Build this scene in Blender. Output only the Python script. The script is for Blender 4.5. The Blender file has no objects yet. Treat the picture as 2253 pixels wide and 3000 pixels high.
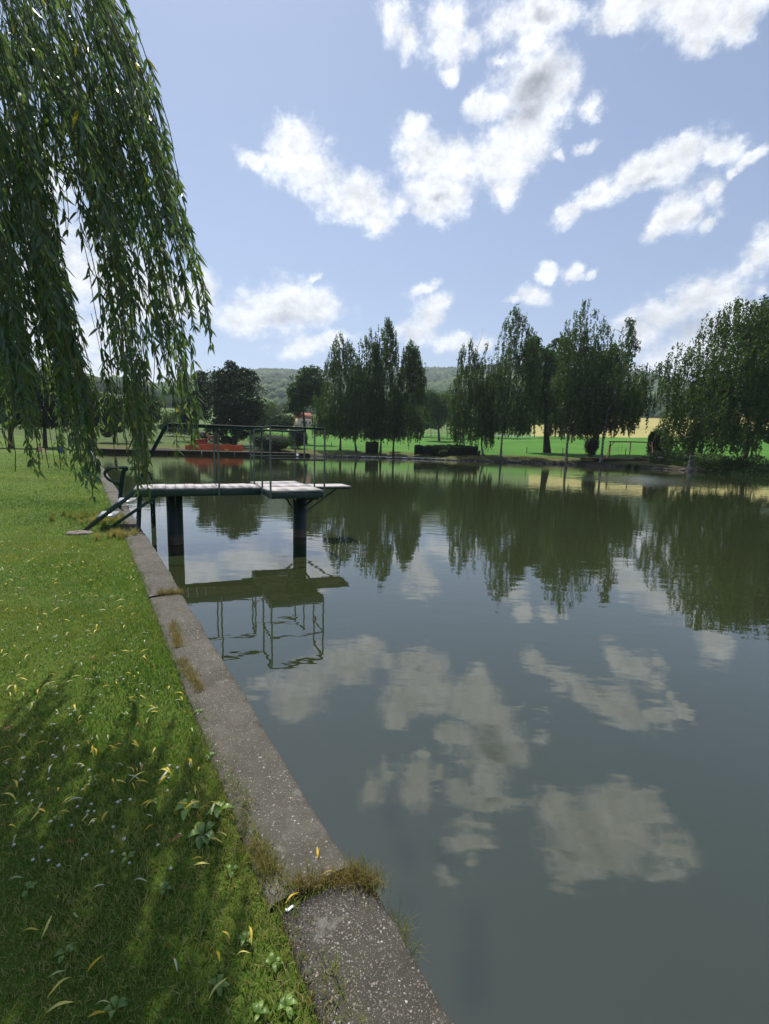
import bpy, math, random
import numpy as np
from mathutils import Vector, Matrix

rng = np.random.default_rng(7)
random.seed(7)
SC = bpy.context.scene
COL = SC.collection
EYE = 1.5
WATER = -0.36
FPX = 1361.4
PITCH, ROLL = math.radians(7.884), math.radians(1.560)
SUN_AZ, SUN_EL = math.radians(-24), math.radians(60)

# ------------------------------------------------------------------ camera maths
def cam_matrix():
    p, r = PITCH, ROLL
    B = np.stack([[1, 0, 0], [0, math.sin(p), math.cos(p)], [0, -math.cos(p), math.sin(p)]], 1)
    Rl = np.array([[math.cos(r), -math.sin(r), 0], [math.sin(r), math.cos(r), 0], [0, 0, 1]])
    return B @ Rl
RM = cam_matrix()
def ray(px, py):
    d = RM @ np.array([(px - 1126.5) / FPX, -(py - 1500) / FPX, -1.0])
    return d / np.linalg.norm(d)
K = 3000 / 2212.0
def rayd(x, y): return ray(x * K, y * K)
def at_dist(x, y, dist):
    d = rayd(x, y); t = dist / math.hypot(d[0], d[1])
    return np.array([d[0] * t, d[1] * t, EYE + d[2] * t])
def on_plane(x, y, z):
    d = rayd(x, y); t = (z - EYE) / d[2]
    return np.array([d[0] * t, d[1] * t, z])
def world_h(x, ytop, dist): return at_dist(x, ytop, dist)[2]

# ------------------------------------------------------------------ object helpers
def tag(o, label=None, cat=None, group=None, kind=None):
    if label: o['label'] = label
    if cat: o['category'] = cat
    if group: o['group'] = group
    if kind: o['kind'] = kind
    return o
def empty(name, loc=(0, 0, 0), rz=0.0):
    o = bpy.data.objects.new(name, None); COL.objects.link(o)
    o.location = loc; o.rotation_euler = (0, 0, rz); o.empty_display_size = 0.2
    return o
class MB:
    """collects polygons for one mesh"""
    def __init__(s):
        s.v = []; s.f = []; s.n = 0; s.t = []
    def add(s, v, faces, tint=None):
        v = np.asarray(v, float).reshape(-1, 3)
        s.v.append(v)
        for f in (faces if isinstance(faces, list) else [faces]):
            f = np.asarray(f, np.int64)
            if f.size: s.f.append(f + s.n)
        s.t.append(np.full(len(v), .5) if tint is None else np.broadcast_to(np.asarray(tint, float), (len(v),)))
        s.n += len(v); return s
    def box(s, c, sz, rot=None):
        c = np.asarray(c, float); h = np.asarray(sz, float) / 2
        v = np.array([[x, y, z] for x in (-1, 1) for y in (-1, 1) for z in (-1, 1)], float) * h
        if rot is not None: v = v @ np.asarray(rot).T
        return s.add(v + c, np.array([[0, 1, 3, 2], [4, 6, 7, 5], [0, 4, 5, 1], [2, 3, 7, 6], [0, 2, 6, 4], [1, 5, 7, 3]]))
    def tube(s, pts, rad, n=8, cap=True, tint=None):
        P = np.asarray(pts, float); m = len(P)
        R = np.broadcast_to(np.asarray(rad, float), (m,))
        T = np.gradient(P, axis=0); T /= np.linalg.norm(T, axis=1)[:, None] + 1e-9
        up = np.array([0, 0, 1.0]) if abs(T[0][2]) < .9 else np.array([1.0, 0, 0])
        a = np.cross(T, up); bad = np.linalg.norm(a, axis=1) < 1e-3
        a[bad] = np.cross(T[bad], [0.3, .9, .1]); a /= np.linalg.norm(a, axis=1)[:, None]
        for i in range(1, m):
            q = a[i - 1] - T[i] * np.dot(a[i - 1], T[i]); L = np.linalg.norm(q)
            if L > 1e-4: a[i] = q / L
        b = np.cross(T, a)
        th = np.arange(n) * 2 * math.pi / n
        V = P[:, None] + R[:, None, None] * (a[:, None] * np.cos(th)[None, :, None] + b[:, None] * np.sin(th)[None, :, None])
        i = np.arange(m - 1)[:, None] * n; j = np.arange(n)[None]; k = (j + 1) % n
        F = np.stack([i + j, i + k, i + n + k, i + n + j], -1).reshape(-1, 4)
        base = s.n
        s.add(V.reshape(-1, 3), F, tint)
        if cap:
            for r0 in (0, m - 1):
                s.add(P[r0][None], [], tint)
                ci = s.n - 1 - base
                q = np.arange(n); e = r0 * n
                s.f.append(np.stack([np.full(n, ci), e + q, e + (q + 1) % n], 1) + base)
        return s
    def lathe(s, c, prof, n=16):
        c = np.asarray(c, float)
        th = np.arange(n) * 2 * math.pi / n
        V = np.array([[r * math.cos(t), r * math.sin(t), z] for r, z in prof for t in th]) + c
        m = len(prof); i = np.arange(m - 1)[:, None] * n; j = np.arange(n)[None]; k = (j + 1) % n
        return s.add(V, np.stack([i + j, i + k, i + n + k, i + n + j], -1).reshape(-1, 4))
    def obj(s, name, m, parent=None, smooth=False, offset=None):
        me = bpy.data.meshes.new(name)
        v = np.concatenate(s.v) if s.v else np.zeros((0, 3))
        if offset is not None: v = v - np.asarray(offset)
        lens = np.concatenate([np.full(len(f), f.shape[1]) for f in s.f])
        idx = np.concatenate([f.ravel() for f in s.f])
        me.vertices.add(len(v)); me.vertices.foreach_set('co', v.astype(np.float32).ravel())
        me.loops.add(len(idx)); me.loops.foreach_set('vertex_index', idx.astype(np.int32))
        me.polygons.add(len(lens))
        me.polygons.foreach_set('loop_start', np.concatenate([[0], np.cumsum(lens)[:-1]]).astype(np.int32))
        me.polygons.foreach_set('loop_total', lens.astype(np.int32))
        if smooth: me.polygons.foreach_set('use_smooth', np.ones(len(lens), bool))
        at = me.attributes.new('tint', 'FLOAT', 'POINT')
        at.data.foreach_set('value', np.concatenate(s.t).astype(np.float32))
        me.update(calc_edges=True); me.validate()
        if isinstance(m, (list, tuple)):
            for q in m: me.materials.append(q)
        else: me.materials.append(m)
        o = bpy.data.objects.new(name, me); COL.objects.link(o)
        if parent is not None: o.parent = parent
        return o
def bevel(o, w=.01, seg=2):
    b = o.modifiers.new('bevel', 'BEVEL'); b.width = w; b.segments = seg; b.limit_method = 'ANGLE'; return o
def copy_tree(o, parent=None):
    c = o.copy(); COL.objects.link(c)
    if parent is not None: c.parent = parent
    for ch in [q for q in bpy.data.objects if q.parent == o]: copy_tree(ch, c)
    return c

_S = rng.normal(size=(24, 2)); _PH = rng.uniform(0, 6.28, 24)
def noise2(x, y, sc=1.0, oct=3):
    x = np.asarray(x, float) / sc; y = np.asarray(y, float) / sc; t = 0; a = 1.0; n = 0
    for o in range(oct):
        for k in range(6):
            q = _S[(o * 6 + k) % 24] * (1.9 ** o)
            t = t + a * np.sin(q[0] * x + q[1] * y + _PH[(o * 6 + k) % 24]); n += a * a * .5
        a *= .6
    return t / math.sqrt(n)
def sstep(a, b, x):
    t = np.clip((np.asarray(x, float) - a) / (b - a), 0, 1); return t * t * (3 - 2 * t)

# ------------------------------------------------------------------ materials
class NT:
    def __init__(s, m): s.t = m.node_tree; s.n = s.t.nodes; s.l = s.t.links
    def __call__(s, typ, ins=None, **kw):
        nd = s.n.new(typ)
        for k, v in kw.items(): setattr(nd, k, v)
        for k, v in (ins or {}).items(): s.set(nd.inputs[k], v)
        return nd
    def set(s, sock, v):
        if isinstance(v, bpy.types.NodeSocket): s.l.new(v, sock)
        else: sock.default_value = v
    def ramp(s, fac, stops, interp='LINEAR'):
        nd = s.n.new('ShaderNodeValToRGB'); cr = nd.color_ramp; cr.interpolation = interp
        while len(cr.elements) < len(stops): cr.elements.new(.5)
        for e, (p, c) in zip(cr.elements, stops):
            e.position = p; e.color = (*c, 1) if len(c) == 3 else c
        s.set(nd.inputs[0], fac); return nd.outputs[0]
    def math(s, op, a, b=0.0, c=None, clamp=False):
        nd = s.n.new('ShaderNodeMath'); nd.operation = op; nd.use_clamp = clamp
        s.set(nd.inputs[0], a); s.set(nd.inputs[1], b)
        if c is not None: s.set(nd.inputs[2], c)
        return nd.outputs[0]
    def vm(s, op, a, b=None, out=0):
        nd = s.n.new('ShaderNodeVectorMath'); nd.operation = op
        s.set(nd.inputs[0], a)
        if b is not None: s.set(nd.inputs[1], b)
        return nd.outputs[out]
    def mix(s, f, a, b, blend='MIX'):
        nd = s.n.new('ShaderNodeMix'); nd.data_type = 'RGBA'; nd.blend_type = blend
        s.set(nd.inputs[0], f); s.set(nd.inputs[6], a); s.set(nd.inputs[7], b); return nd.outputs[2]
    def noise(s, vec, scale, detail=3, rough=.55, out='Fac'):
        nd = s.n.new('ShaderNodeTexNoise'); nd.inputs['Scale'].default_value = scale
        nd.inputs['Detail'].default_value = detail; nd.inputs['Roughness'].default_value = rough
        if vec is not None: s.l.new(vec, nd.inputs['Vector'])
        return nd.outputs[out]
def c4(c): return (*c, 1.0)
def new_mat(name):
    m = bpy.data.materials.new(name); m.use_nodes = True; m.node_tree.nodes.clear()
    t = NT(m); out = t('ShaderNodeOutputMaterial'); return m, t, out
def basic(name, col, rough=.6, metal=0.0, var=.25, scale=6.0, bump=.0, bscale=40.0, col2=None):
    m, t, out = new_mat(name)
    tc = t('ShaderNodeTexCoord').outputs['Object']
    n = t.noise(tc, scale, 5, .6)
    c2 = col2 or tuple(x * (1 - var) for x in col)
    cc = t.ramp(n, [(.3, c2), (.7, col)])
    p = t('ShaderNodeBsdfPrincipled', {'Base Color': cc, 'Roughness': rough, 'Metallic': metal})
    if bump:
        b = t('ShaderNodeBump', {'Height': t.noise(tc, bscale, 4, .6), 'Strength': 1.0, 'Distance': bump})
        t.l.new(b.outputs[0], p.inputs['Normal'])
    t.l.new(p.outputs[0], out.inputs[0]); return m
def leafy(name, stops, trans=.35, rough=.5, back=None, spec=.25, tr_gain=1.3):
    m, t, out = new_mat(name)
    a = t('ShaderNodeAttribute', attribute_name='tint').outputs['Fac']
    c = t.ramp(a, stops)
    if back is not None:
        g = t('ShaderNodeNewGeometry').outputs['Backfacing']
        c = t.mix(g, c, t.mix(.6, c, c4(back)))
    p = t('ShaderNodeBsdfPrincipled', {'Base Color': c, 'Roughness': rough, 'Specular IOR Level': spec})
    tr = t('ShaderNodeBsdfTranslucent', {'Color': t.mix(1.0, c, c4((tr_gain * 1.0, tr_gain * 1.05, tr_gain * .5)), 'MULTIPLY')})
    mx = t('ShaderNodeMixShader', {0: trans, 1: p.outputs[0], 2: tr.outputs[0]})
    t.l.new(mx.outputs[0], out.inputs[0]); return m

M = {}
M['willow'] = leafy('willow_leaf', [(0, (.05, .095, .042)), (.45, (.095, .16, .062)), (.8, (.15, .22, .08)), (.93, (.22, .30, .06)), (1, (.38, .31, .05))], .48, .33, (.15, .20, .16), .5)
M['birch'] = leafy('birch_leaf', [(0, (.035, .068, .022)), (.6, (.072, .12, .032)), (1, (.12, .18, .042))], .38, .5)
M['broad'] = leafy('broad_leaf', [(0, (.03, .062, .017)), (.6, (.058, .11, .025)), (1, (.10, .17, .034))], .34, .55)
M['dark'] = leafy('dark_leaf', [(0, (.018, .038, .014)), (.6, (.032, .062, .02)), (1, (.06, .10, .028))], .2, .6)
M['darkest'] = leafy('darkest_leaf', [(0, (.012, .026, .012)), (.6, (.02, .042, .016)), (1, (.035, .062, .02))], .12, .6)  # darkest leaf green, for the tree at the right edge
M['lime'] = leafy('bright_leaf', [(0, (.06, .10, .02)), (.6, (.10, .16, .03)), (1, (.16, .21, .04))], .3, .55)
M['forest'] = leafy('forest_crown', [(0, (.035, .075, .035)), (.5, (.09, .15, .055)), (1, (.18, .25, .08))], .15, .8, spec=.1)
M['grass'] = leafy('grass_blade', [(0, (.056, .11, .022)), (.5, (.11, .20, .038)), (.82, (.17, .26, .055)), (.92, (.32, .28, .10)), (1, (.40, .34, .17))], .35, .5, spec=.3)
M['weed'] = leafy('weed_leaf', [(0, (.11, .19, .04)), (1, (.20, .31, .07))], .3, .4, spec=.4)
M['nettle'] = leafy('nettle_leaf', [(0, (.03, .06, .02)), (.6, (.055, .10, .03)), (1, (.10, .15, .045))], .3, .55)
M['dry'] = leafy('dry_grass', [(0, (.15, .12, .04)), (.5, (.32, .24, .10)), (.8, (.40, .32, .16)), (1, (.16, .19, .05))], .3, .6, spec=.2)
M['leaf_yellow'] = leafy('fallen_yellow', [(0, (.52, .36, .03)), (.5, (.62, .46, .06)), (1, (.58, .52, .14))], .2, .45, (.6, .52, .25))
M['leaf_pale'] = leafy('fallen_pale', [(0, (.30, .36, .14)), (.5, (.42, .45, .25)), (1, (.5, .52, .38))], .2, .5)
M['leaf_brown'] = leafy('fallen_brown', [(0, (.22, .10, .03)), (1, (.36, .2, .08))], .1, .6)
M['clover'] = basic('clover_white', (.72, .70, .62), .7, var=.25, scale=200)
M['bark'] = basic('bark_dark', (.075, .058, .045), .9, var=.5, scale=8, bump=.02, bscale=18)
M['willow_bark'] = basic('willow_bark', (.12, .10, .075), .9, var=.6, scale=10, bump=.03, bscale=14)
M['twig'] = basic('willow_twig', (.13, .12, .04), .7, var=.3)
M['steel_green'] = basic('green_paint', (.012, .05, .036), .38, var=.4, scale=7, col2=(.008, .03, .022))
M['steel_rail'] = basic('rail_green_paint', (.006, .034, .025), .65, var=.3, scale=9)
for q in M['steel_rail'].node_tree.nodes:
    if q.type == 'BSDF_PRINCIPLED': q.inputs['Specular IOR Level'].default_value = .2
M['tread'] = basic('galvanised_tread', (.42, .44, .46), .4, .6, var=.3, scale=12)
M['rust'] = basic('rusty_steel', (.16, .06, .03), .8, var=.6, scale=9)
M['wood_red'] = basic('stained_wood', (.17, .065, .03), .75, var=.45, scale=4)
M['wood_grey'] = basic('weathered_wood', (.15, .10, .06), .85, var=.5, scale=5)
M['mulch'] = basic('bark_mulch', (.13, .05, .025), .95, var=.6, scale=9, bump=.05, bscale=12)
M['orange_net'] = basic('orange_netting', (.75, .11, .02), .7, var=.3, scale=3)
M['red_paint'] = basic('red_machine_paint', (.30, .02, .015), .4, var=.25, scale=2)
M['black'] = basic('black_rubber', (.02, .02, .022), .7, var=.3)
M['glass'] = basic('dark_glass', (.03, .04, .06), .08, var=.2)
M['white'] = basic('white_paint', (.78, .78, .77), .45, var=.1)
M['silver'] = basic('silver_paint', (.5, .51, .53), .35, .3, var=.1)
M['yellow'] = basic('yellow_plastic', (.75, .5, .04), .5, var=.1)
M['blue'] = basic('blue_plastic', (.02, .08, .5), .45, var=.15)
M['skin'] = basic('skin', (.58, .32, .23), .55, var=.12)
M['swim'] = basic('dark_swimwear', (.05, .05, .09), .8)
M['hair'] = basic('brown_hair', (.06, .035, .02), .7)
M['towel'] = basic('white_towel', (.7, .7, .7), .9, var=.1)
M['roof'] = basic('red_roof_tile', (.42, .13, .07), .8, var=.4, scale=2)
M['plaster'] = basic('pale_plaster', (.6, .5, .38), .9, var=.15, scale=.6)
M['stone'] = basic('grey_stone', (.24, .20, .17), .9, var=.45, scale=9, bump=.02, bscale=30)
M['far_concrete'] = basic('far_concrete', (.22, .19, .175), .9, var=.4, scale=.8, bump=.02, bscale=4)
M['soil'] = basic('bank_soil', (.055, .042, .028), .95, var=.6, scale=1.4, bump=.12, bscale=3)
M['dark_core'] = basic('dark_core_fill', (.012, .018, .009), .95, var=.5, scale=3, bump=.2, bscale=6)  # near-black fill for solid cores added to block light in hedges and bushes
M['bark_dry'] = basic('brushwood', (.07, .055, .045), .9)

def birch_bark():
    m, t, out = new_mat('birch_bark')
    tc = t('ShaderNodeTexCoord').outputs['Object']
    mp = t('ShaderNodeMapping', {'Vector': tc, 'Scale': (1.3, 1.3, 4.5)}).outputs[0]
    n = t.noise(mp, 1.6, 4, .65); n2 = t.noise(tc, .7, 3)
    f = t.ramp(n, [(.46, (0, 0, 0)), (.56, (1, 1, 1))])
    c = t.mix(f, c4((.045, .04, .036)), t.ramp(n2, [(.3, (.30, .28, .25)), (.7, (.52, .50, .46))]))
    p = t('ShaderNodeBsdfPrincipled', {'Base Color': c, 'Roughness': .75})
    t.l.new(p.outputs[0], out.inputs[0]); return m
M['birch_bark'] = birch_bark()

def ground_mat(name, stops, scale, bumpd=.03, bscale=30, fine=60):
    m, t, out = new_mat(name)
    tc = t('ShaderNodeTexCoord').outputs['Object']
    n1 = t.noise(tc, scale, 4, .6); n2 = t.noise(tc, fine, 4, .7); n3 = t.noise(tc, scale * 6, 3, .6)
    f = t.math('ADD', t.math('MULTIPLY', n1, .5), t.math('ADD', t.math('MULTIPLY', n2, .3), t.math('MULTIPLY', n3, .2)))
    c = t.ramp(f, stops)
    b = t('ShaderNodeBump', {'Height': t.noise(tc, bscale, 4, .7), 'Strength': .8, 'Distance': bumpd})
    p = t('ShaderNodeBsdfPrincipled', {'Base Color': c, 'Roughness': .9, 'Specular IOR Level': .15, 'Normal': b.outputs[0]})
    t.l.new(p.outputs[0], out.inputs[0]); return m
M['lawn'] = ground_mat('lawn_ground', [(.3, (.055, .085, .013)), (.5, (.085, .14, .018)), (.7, (.14, .19, .03))], .35, .03, 45, 90)
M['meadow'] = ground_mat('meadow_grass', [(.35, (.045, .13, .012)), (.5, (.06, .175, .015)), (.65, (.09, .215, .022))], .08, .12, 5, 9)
M['bankgrass'] = ground_mat('bank_grass', [(.35, (.075, .065, .025)), (.5, (.10, .105, .03)), (.65, (.13, .145, .035))], .3, .1, 8, 14)
M['field'] = ground_mat('ripe_field', [(.35, (.28, .25, .08)), (.5, (.36, .32, .11)), (.65, (.42, .36, .13))], .03, .15, 2, 3)
M['bankgrass2'] = ground_mat('shade_tinted_lawn', [(.35, (.05, .075, .018)), (.5, (.07, .11, .024)), (.65, (.10, .14, .03))], .15, .1, 8, 14)  # duller lawn green with the tree shade put into the colour
M['upper'] = ground_mat('upper_meadow', [(.35, (.06, .11, .02)), (.5, (.09, .15, .03)), (.65, (.13, .18, .045))], .04, .15, 3, 5)
M['hillground'] = ground_mat('hill_ground', [(.35, (.03, .06, .02)), (.65, (.06, .09, .03))], .01, .5, .2, .2)

def concrete(name, pebble, base, light):
    m, t, out = new_mat(name)
    tc = t('ShaderNodeTexCoord').outputs['Object']
    big = t.noise(tc, 1.6, 4, .6); mid = t.noise(tc, 14, 5, .65); fine = t.noise(tc, 220, 3, .7)
    f = t.math('ADD', t.math('MULTIPLY', big, .45), t.math('ADD', t.math('MULTIPLY', mid, .35), t.math('MULTIPLY', fine, .2)))
    c = t.ramp(f, [(.32, tuple(x * .45 for x in base)), (.5, base), (.66, light)])
    stain = t.ramp(t.noise(tc, 3.3, 5, .7), [(.45, (0, 0, 0)), (.62, (1, 1, 1))])
    c = t.mix(t.math('MULTIPLY', stain, .55), c, c4((.05, .047, .03)))
    moss = t.ramp(t.noise(tc, 7, 6, .75), [(.54, (0, 0, 0)), (.66, (1, 1, 1))])
    c = t.mix(t.math('MULTIPLY', moss, .5), c, c4((.055, .06, .022)))
    lich = t.ramp(t.noise(tc, 5.2, 6, .7), [(.60, (0, 0, 0)), (.66, (1, 1, 1))])
    c = t.mix(t.math('MULTIPLY', lich, .45), c, c4((.26, .25, .22)))
    h = t.math('MULTIPLY', mid, .35)
    wrp = t.n.new('ShaderNodeVectorMath'); wrp.operation = 'MULTIPLY_ADD'
    t.l.new(t.noise(tc, 160, 2, out='Color'), wrp.inputs[0]); wrp.inputs[1].default_value = (.006, .006, .006); t.l.new(tc, wrp.inputs[2])
    for sc, lo, amt in ((300, 1 - pebble, .65), (165, 1 - pebble, .75), (100, 1 - pebble * .45, .9)):
        v = t('ShaderNodeTexVoronoi', {'Vector': wrp.outputs[0], 'Scale': sc, 'Randomness': 1.0}, feature='F1')
        rnd = t('ShaderNodeSeparateColor', {0: v.outputs['Color']})
        pick = t.math('GREATER_THAN', rnd.outputs[0], lo)
        size = t.math('ADD', .16, t.math('MULTIPLY', rnd.outputs[1], .34))
        rad = t.math('LESS_THAN', v.outputs['Distance'], size)
        msk = t.math('MULTIPLY', t.math('MULTIPLY', pick, rad), amt)
        pc = t.ramp(rnd.outputs[2], [(0, (.10, .085, .07)), (.3, (.19, .165, .14)), (.5, (.26, .235, .21)), (.66, (.34, .31, .28)), (.78, (.24, .15, .10)), (.88, (.50, .49, .46)), (1, (.30, .25, .18))])
        c = t.mix(msk, c, pc)
        h = t.math('ADD', h, t.math('MULTIPLY', msk, t.math('SUBTRACT', .6, v.outputs['Distance'])))
    b = t('ShaderNodeBump', {'Height': t.math('ADD', h, t.math('MULTIPLY', fine, .25)), 'Strength': 1.0, 'Distance': .006})
    p = t('ShaderNodeBsdfPrincipled', {'Base Color': c, 'Roughness': .85, 'Specular IOR Level': .25, 'Normal': b.outputs[0]})
    t.l.new(p.outputs[0], out.inputs[0]); return m
M['ledge_pebble'] = concrete('pebble_concrete', .72, (.056, .051, .040), (.102, .094, .076))
M['ledge_worn'] = concrete('worn_concrete', .5, (.094, .087, .068), (.165, .152, .124))

def deck_mat():
    m, t, out = new_mat('deck_board')
    tc = t('ShaderNodeTexCoord').outputs['Object']
    n = t.noise(tc, 5, 5, .6)
    c = t.ramp(n, [(.3, (.32, .285, .27)), (.6, (.46, .425, .41)), (.75, (.54, .48, .43))])
    p = t('ShaderNodeBsdfPrincipled', {'Base Color': c, 'Roughness': .6})
    t.l.new(p.outputs[0], out.inputs[0]); return m
M['deck'] = deck_mat()

def post_mat():
    m, t, out = new_mat('painted_concrete_post')
    g = t('ShaderNodeNewGeometry').outputs['Position']
    z = t('ShaderNodeSeparateXYZ', {0: g}).outputs[2]
    n = t.noise(g, 9, 4)
    zz = t.math('ADD', z, t.math('MULTIPLY', t.math('SUBTRACT', n, .5), .05))
    f = t('ShaderNodeMapRange', {0: zz, 1: WATER + .13, 2: WATER + .20}).outputs[0]
    c = t.mix(f, c4((.085, .05, .032)), t.ramp(n, [(.3, (.008, .022, .018)), (.7, (.013, .035, .028))]))
    p = t('ShaderNodeBsdfPrincipled', {'Base Color': c, 'Roughness': .55})
    t.l.new(p.outputs[0], out.inputs[0]); return m
M['post'] = post_mat()

def water_mat():
    m, t, out = new_mat('pond_water')
    g = t('ShaderNodeNewGeometry').outputs['Position']
    m1 = t('ShaderNodeMapping', {'Vector': g, 'Rotation': (0, 0, .5), 'Scale': (.9, 2.0, 1)}).outputs[0]
    m2 = t('ShaderNodeMapping', {'Vector': g, 'Rotation': (0, 0, -.35), 'Scale': (.8, 1.7, 1)}).outputs[0]
    n1 = t.noise(m1, .7, 2, .5); n2 = t.noise(m2, 2.6, 2, .5); n3 = t.noise(m1, 8.0, 2, .5)
    # calm and breezy areas of the pond
    area = t.ramp(t.noise(g, .07, 2, .5), [(.42, (.0, .0, .0)), (.62, (1, 1, 1))])
    pb = on_plane(1385, 1036, WATER)
    q = t('ShaderNodeMapping', {'Vector': g, 'Location': (pb[0], pb[1], WATER), 'Scale': (4.2, 7.5, 1), 'Rotation': (0, 0, -.5)}, vector_type='TEXTURE').outputs[0]
    qn = t.math('ADD', t.vm('LENGTH', q, out=1), t.math('MULTIPLY', t.math('SUBTRACT', t.noise(m2, 1.1, 4, .7), .5), 3.2))
    gust = t('ShaderNodeMapRange', {0: qn, 1: 1.05, 2: .25}).outputs[0]
    h = t.math('MULTIPLY', n1, .0040)
    h = t.math('ADD', h, t.math('MULTIPLY', n2, t.math('ADD', .0013, t.math('MULTIPLY', area, .0016))))
    h = t.math('ADD', h, t.math('MULTIPLY', n3, t.math('ADD', .00015, t.math('MULTIPLY', area, .0003))))
    h = t.math('ADD', h, t.math('MULTIPLY', t.math('ADD', n3, t.math('MULTIPLY', n2, 2.0)), t.math('MULTIPLY', gust, .018)))
    b = t('ShaderNodeBump', {'Height': h, 'Strength': 1.0, 'Distance': 1.0})
    murk = t.ramp(t.noise(g, .12, 2), [(.3, (.025, .032, .013)), (.7, (.030, .039, .016))])
    p = t('ShaderNodeBsdfPrincipled', {'Base Color': murk, 'Roughness': t.math('ADD', t.math('ADD', .012, t.math('MULTIPLY', area, .02)), t.math('MULTIPLY', gust, .22)), 'IOR': 2.0, 'Normal': b.outputs[0]})
    t.l.new(p.outputs[0], out.inputs[0]); return m
M['water'] = water_mat()

# ------------------------------------------------------------------ camera, light, sky
cd = bpy.data.cameras.new('camera'); cam = bpy.data.objects.new('camera', cd); COL.objects.link(cam)
cd.sensor_fit = 'HORIZONTAL'; cd.sensor_width = 36; cd.lens = 36 * FPX / 2253
cd.clip_start = .05; cd.clip_end = 9000
mm = Matrix([list(RM[i]) + [0] for i in range(3)] + [[0, 0, 0, 1]]); mm.translation = (0, 0, EYE)
cam.matrix_world = mm
SC.camera = cam
sd = bpy.data.lights.new('sun', 'SUN'); so = bpy.data.objects.new('sun', sd); COL.objects.link(so)
sd.energy = 4.4; sd.angle = math.radians(.6); sd.color = (1, .95, .87)
sv = Vector((math.sin(SUN_AZ) * math.cos(SUN_EL), math.cos(SUN_AZ) * math.cos(SUN_EL), math.sin(SUN_EL)))
so.rotation_euler = sv.to_track_quat('Z', 'Y').to_euler()

# clouds: (x, y, half width, half height, tilt, offset) measured over the photographed sky, turned into directions
CL = [(125, 455, 45, 38, 0, .1), (270, 430, 105, 85, -20, 0), (330, 510, 115, 78, 35, 0), (450, 590, 115, 68, 30, 0), (505, 640, 72, 52, 0, .1), (590, 605, 55, 45, 0, .2),
      (615, 365, 50, 52, 0, .05), (650, 450, 110, 90, 20, 0), (740, 470, 95, 80, 0, 0), (690, 570, 100, 75, 0, 0), (655, 635, 55, 40, 0, .15),
      (880, 470, 115, 95, 0, 0), (885, 560, 60, 58, 0, .05), (960, 390, 82, 92, 0, 0), (840, 320, 66, 52, 0, 0), (955, 240, 108, 104, 0, -.1), (1040, 275, 70, 92, 0, -.05),
      (1140, 285, 50, 58, -30, .35), (865, 190, 40, 30, 0, .2),
      (545, 50, 60, 90, -20, .3), (600, 100, 50, 62, -20, .2), (715, 100, 70, 100, 0, .1), (715, 205, 32, 42, 0, .25), (790, 110, 60, 60, 0, .2), (900, 55, 95, 80, 0, .1), (955, 115, 62, 60, 0, .15),
      (1010, 30, 130, 60, 0, .1), (1200, 45, 95, 60, -20, .1), (1190, 90, 42, 40, 0, .25), (1430, 30, 110, 62, 0, .15), (1470, 110, 66, 72, 20, .1), (1590, 75, 75, 60, -20, .15),
      (1055, 628, 62, 30, -42, .1), (1150, 562, 95, 42, -30, 0), (1265, 528, 105, 52, -20, 0), (1400, 478, 115, 62, -25, 0), (1520, 460, 85, 42, -10, .1), (1615, 470, 62, 26, -32, .2), (1560, 510, 32, 22, 0, .2),
      (1335, 665, 62, 34, -42, .1), (1410, 620, 95, 52, -32, 0), (1490, 570, 62, 48, -32, .1), (1470, 655, 60, 28, -30, .2), (1125, 425, 52, 26, -20, .45), (1050, 455, 24, 24, 0, .5),
      (1650, 730, 66, 72, 0, 0), (1595, 795, 45, 26, -35, .15),
      (-5, 870, 46, 75, 0, .05), (-80, 880, 90, 85, 0, .1), (-230, 840, 130, 120, 0, .1), (-380, 780, 150, 150, 0, .1), (-520, 900, 150, 150, 0, .1), (-400, 1000, 200, 90, 0, .1), (-300, 1100, 260, 90, 0, .15), (-520, 500, 140, 120, 0, .2),
      (240, 905, 150, 78, 0, 0), (120, 940, 105, 52, 0, .05), (345, 905, 92, 56, 10, .05), (325, 820, 40, 20, -30, .4), (330, 1010, 170, 34, -8, .2),
      (635, 842, 68, 24, -22, .15), (680, 890, 66, 34, -15, .1), (625, 985, 72, 50, 0, .1), (655, 935, 50, 46, 0, .1), (730, 1005, 70, 34, 0, .15), (820, 1020, 80, 26, -10, .3),
      (998, 795, 36, 26, -10, .15), (1085, 800, 50, 28, 12, .15), (1148, 815, 28, 16, -25, .25), (958, 870, 54, 32, 0, .05), (898, 890, 36, 12, 0, .3),
      (1460, 880, 135, 66, -15, 0), (1350, 925, 115, 56, -20, 0), (1270, 985, 85, 60, 0, 0), (1510, 960, 160, 78, 0, 0), (1420, 1060, 190, 80, 0, .05), (1640, 865, 48, 22, -15, .25), (1620, 960, 100, 60, 0, .15), (1100, 1120, 300, 50, 0, .45)]
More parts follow.
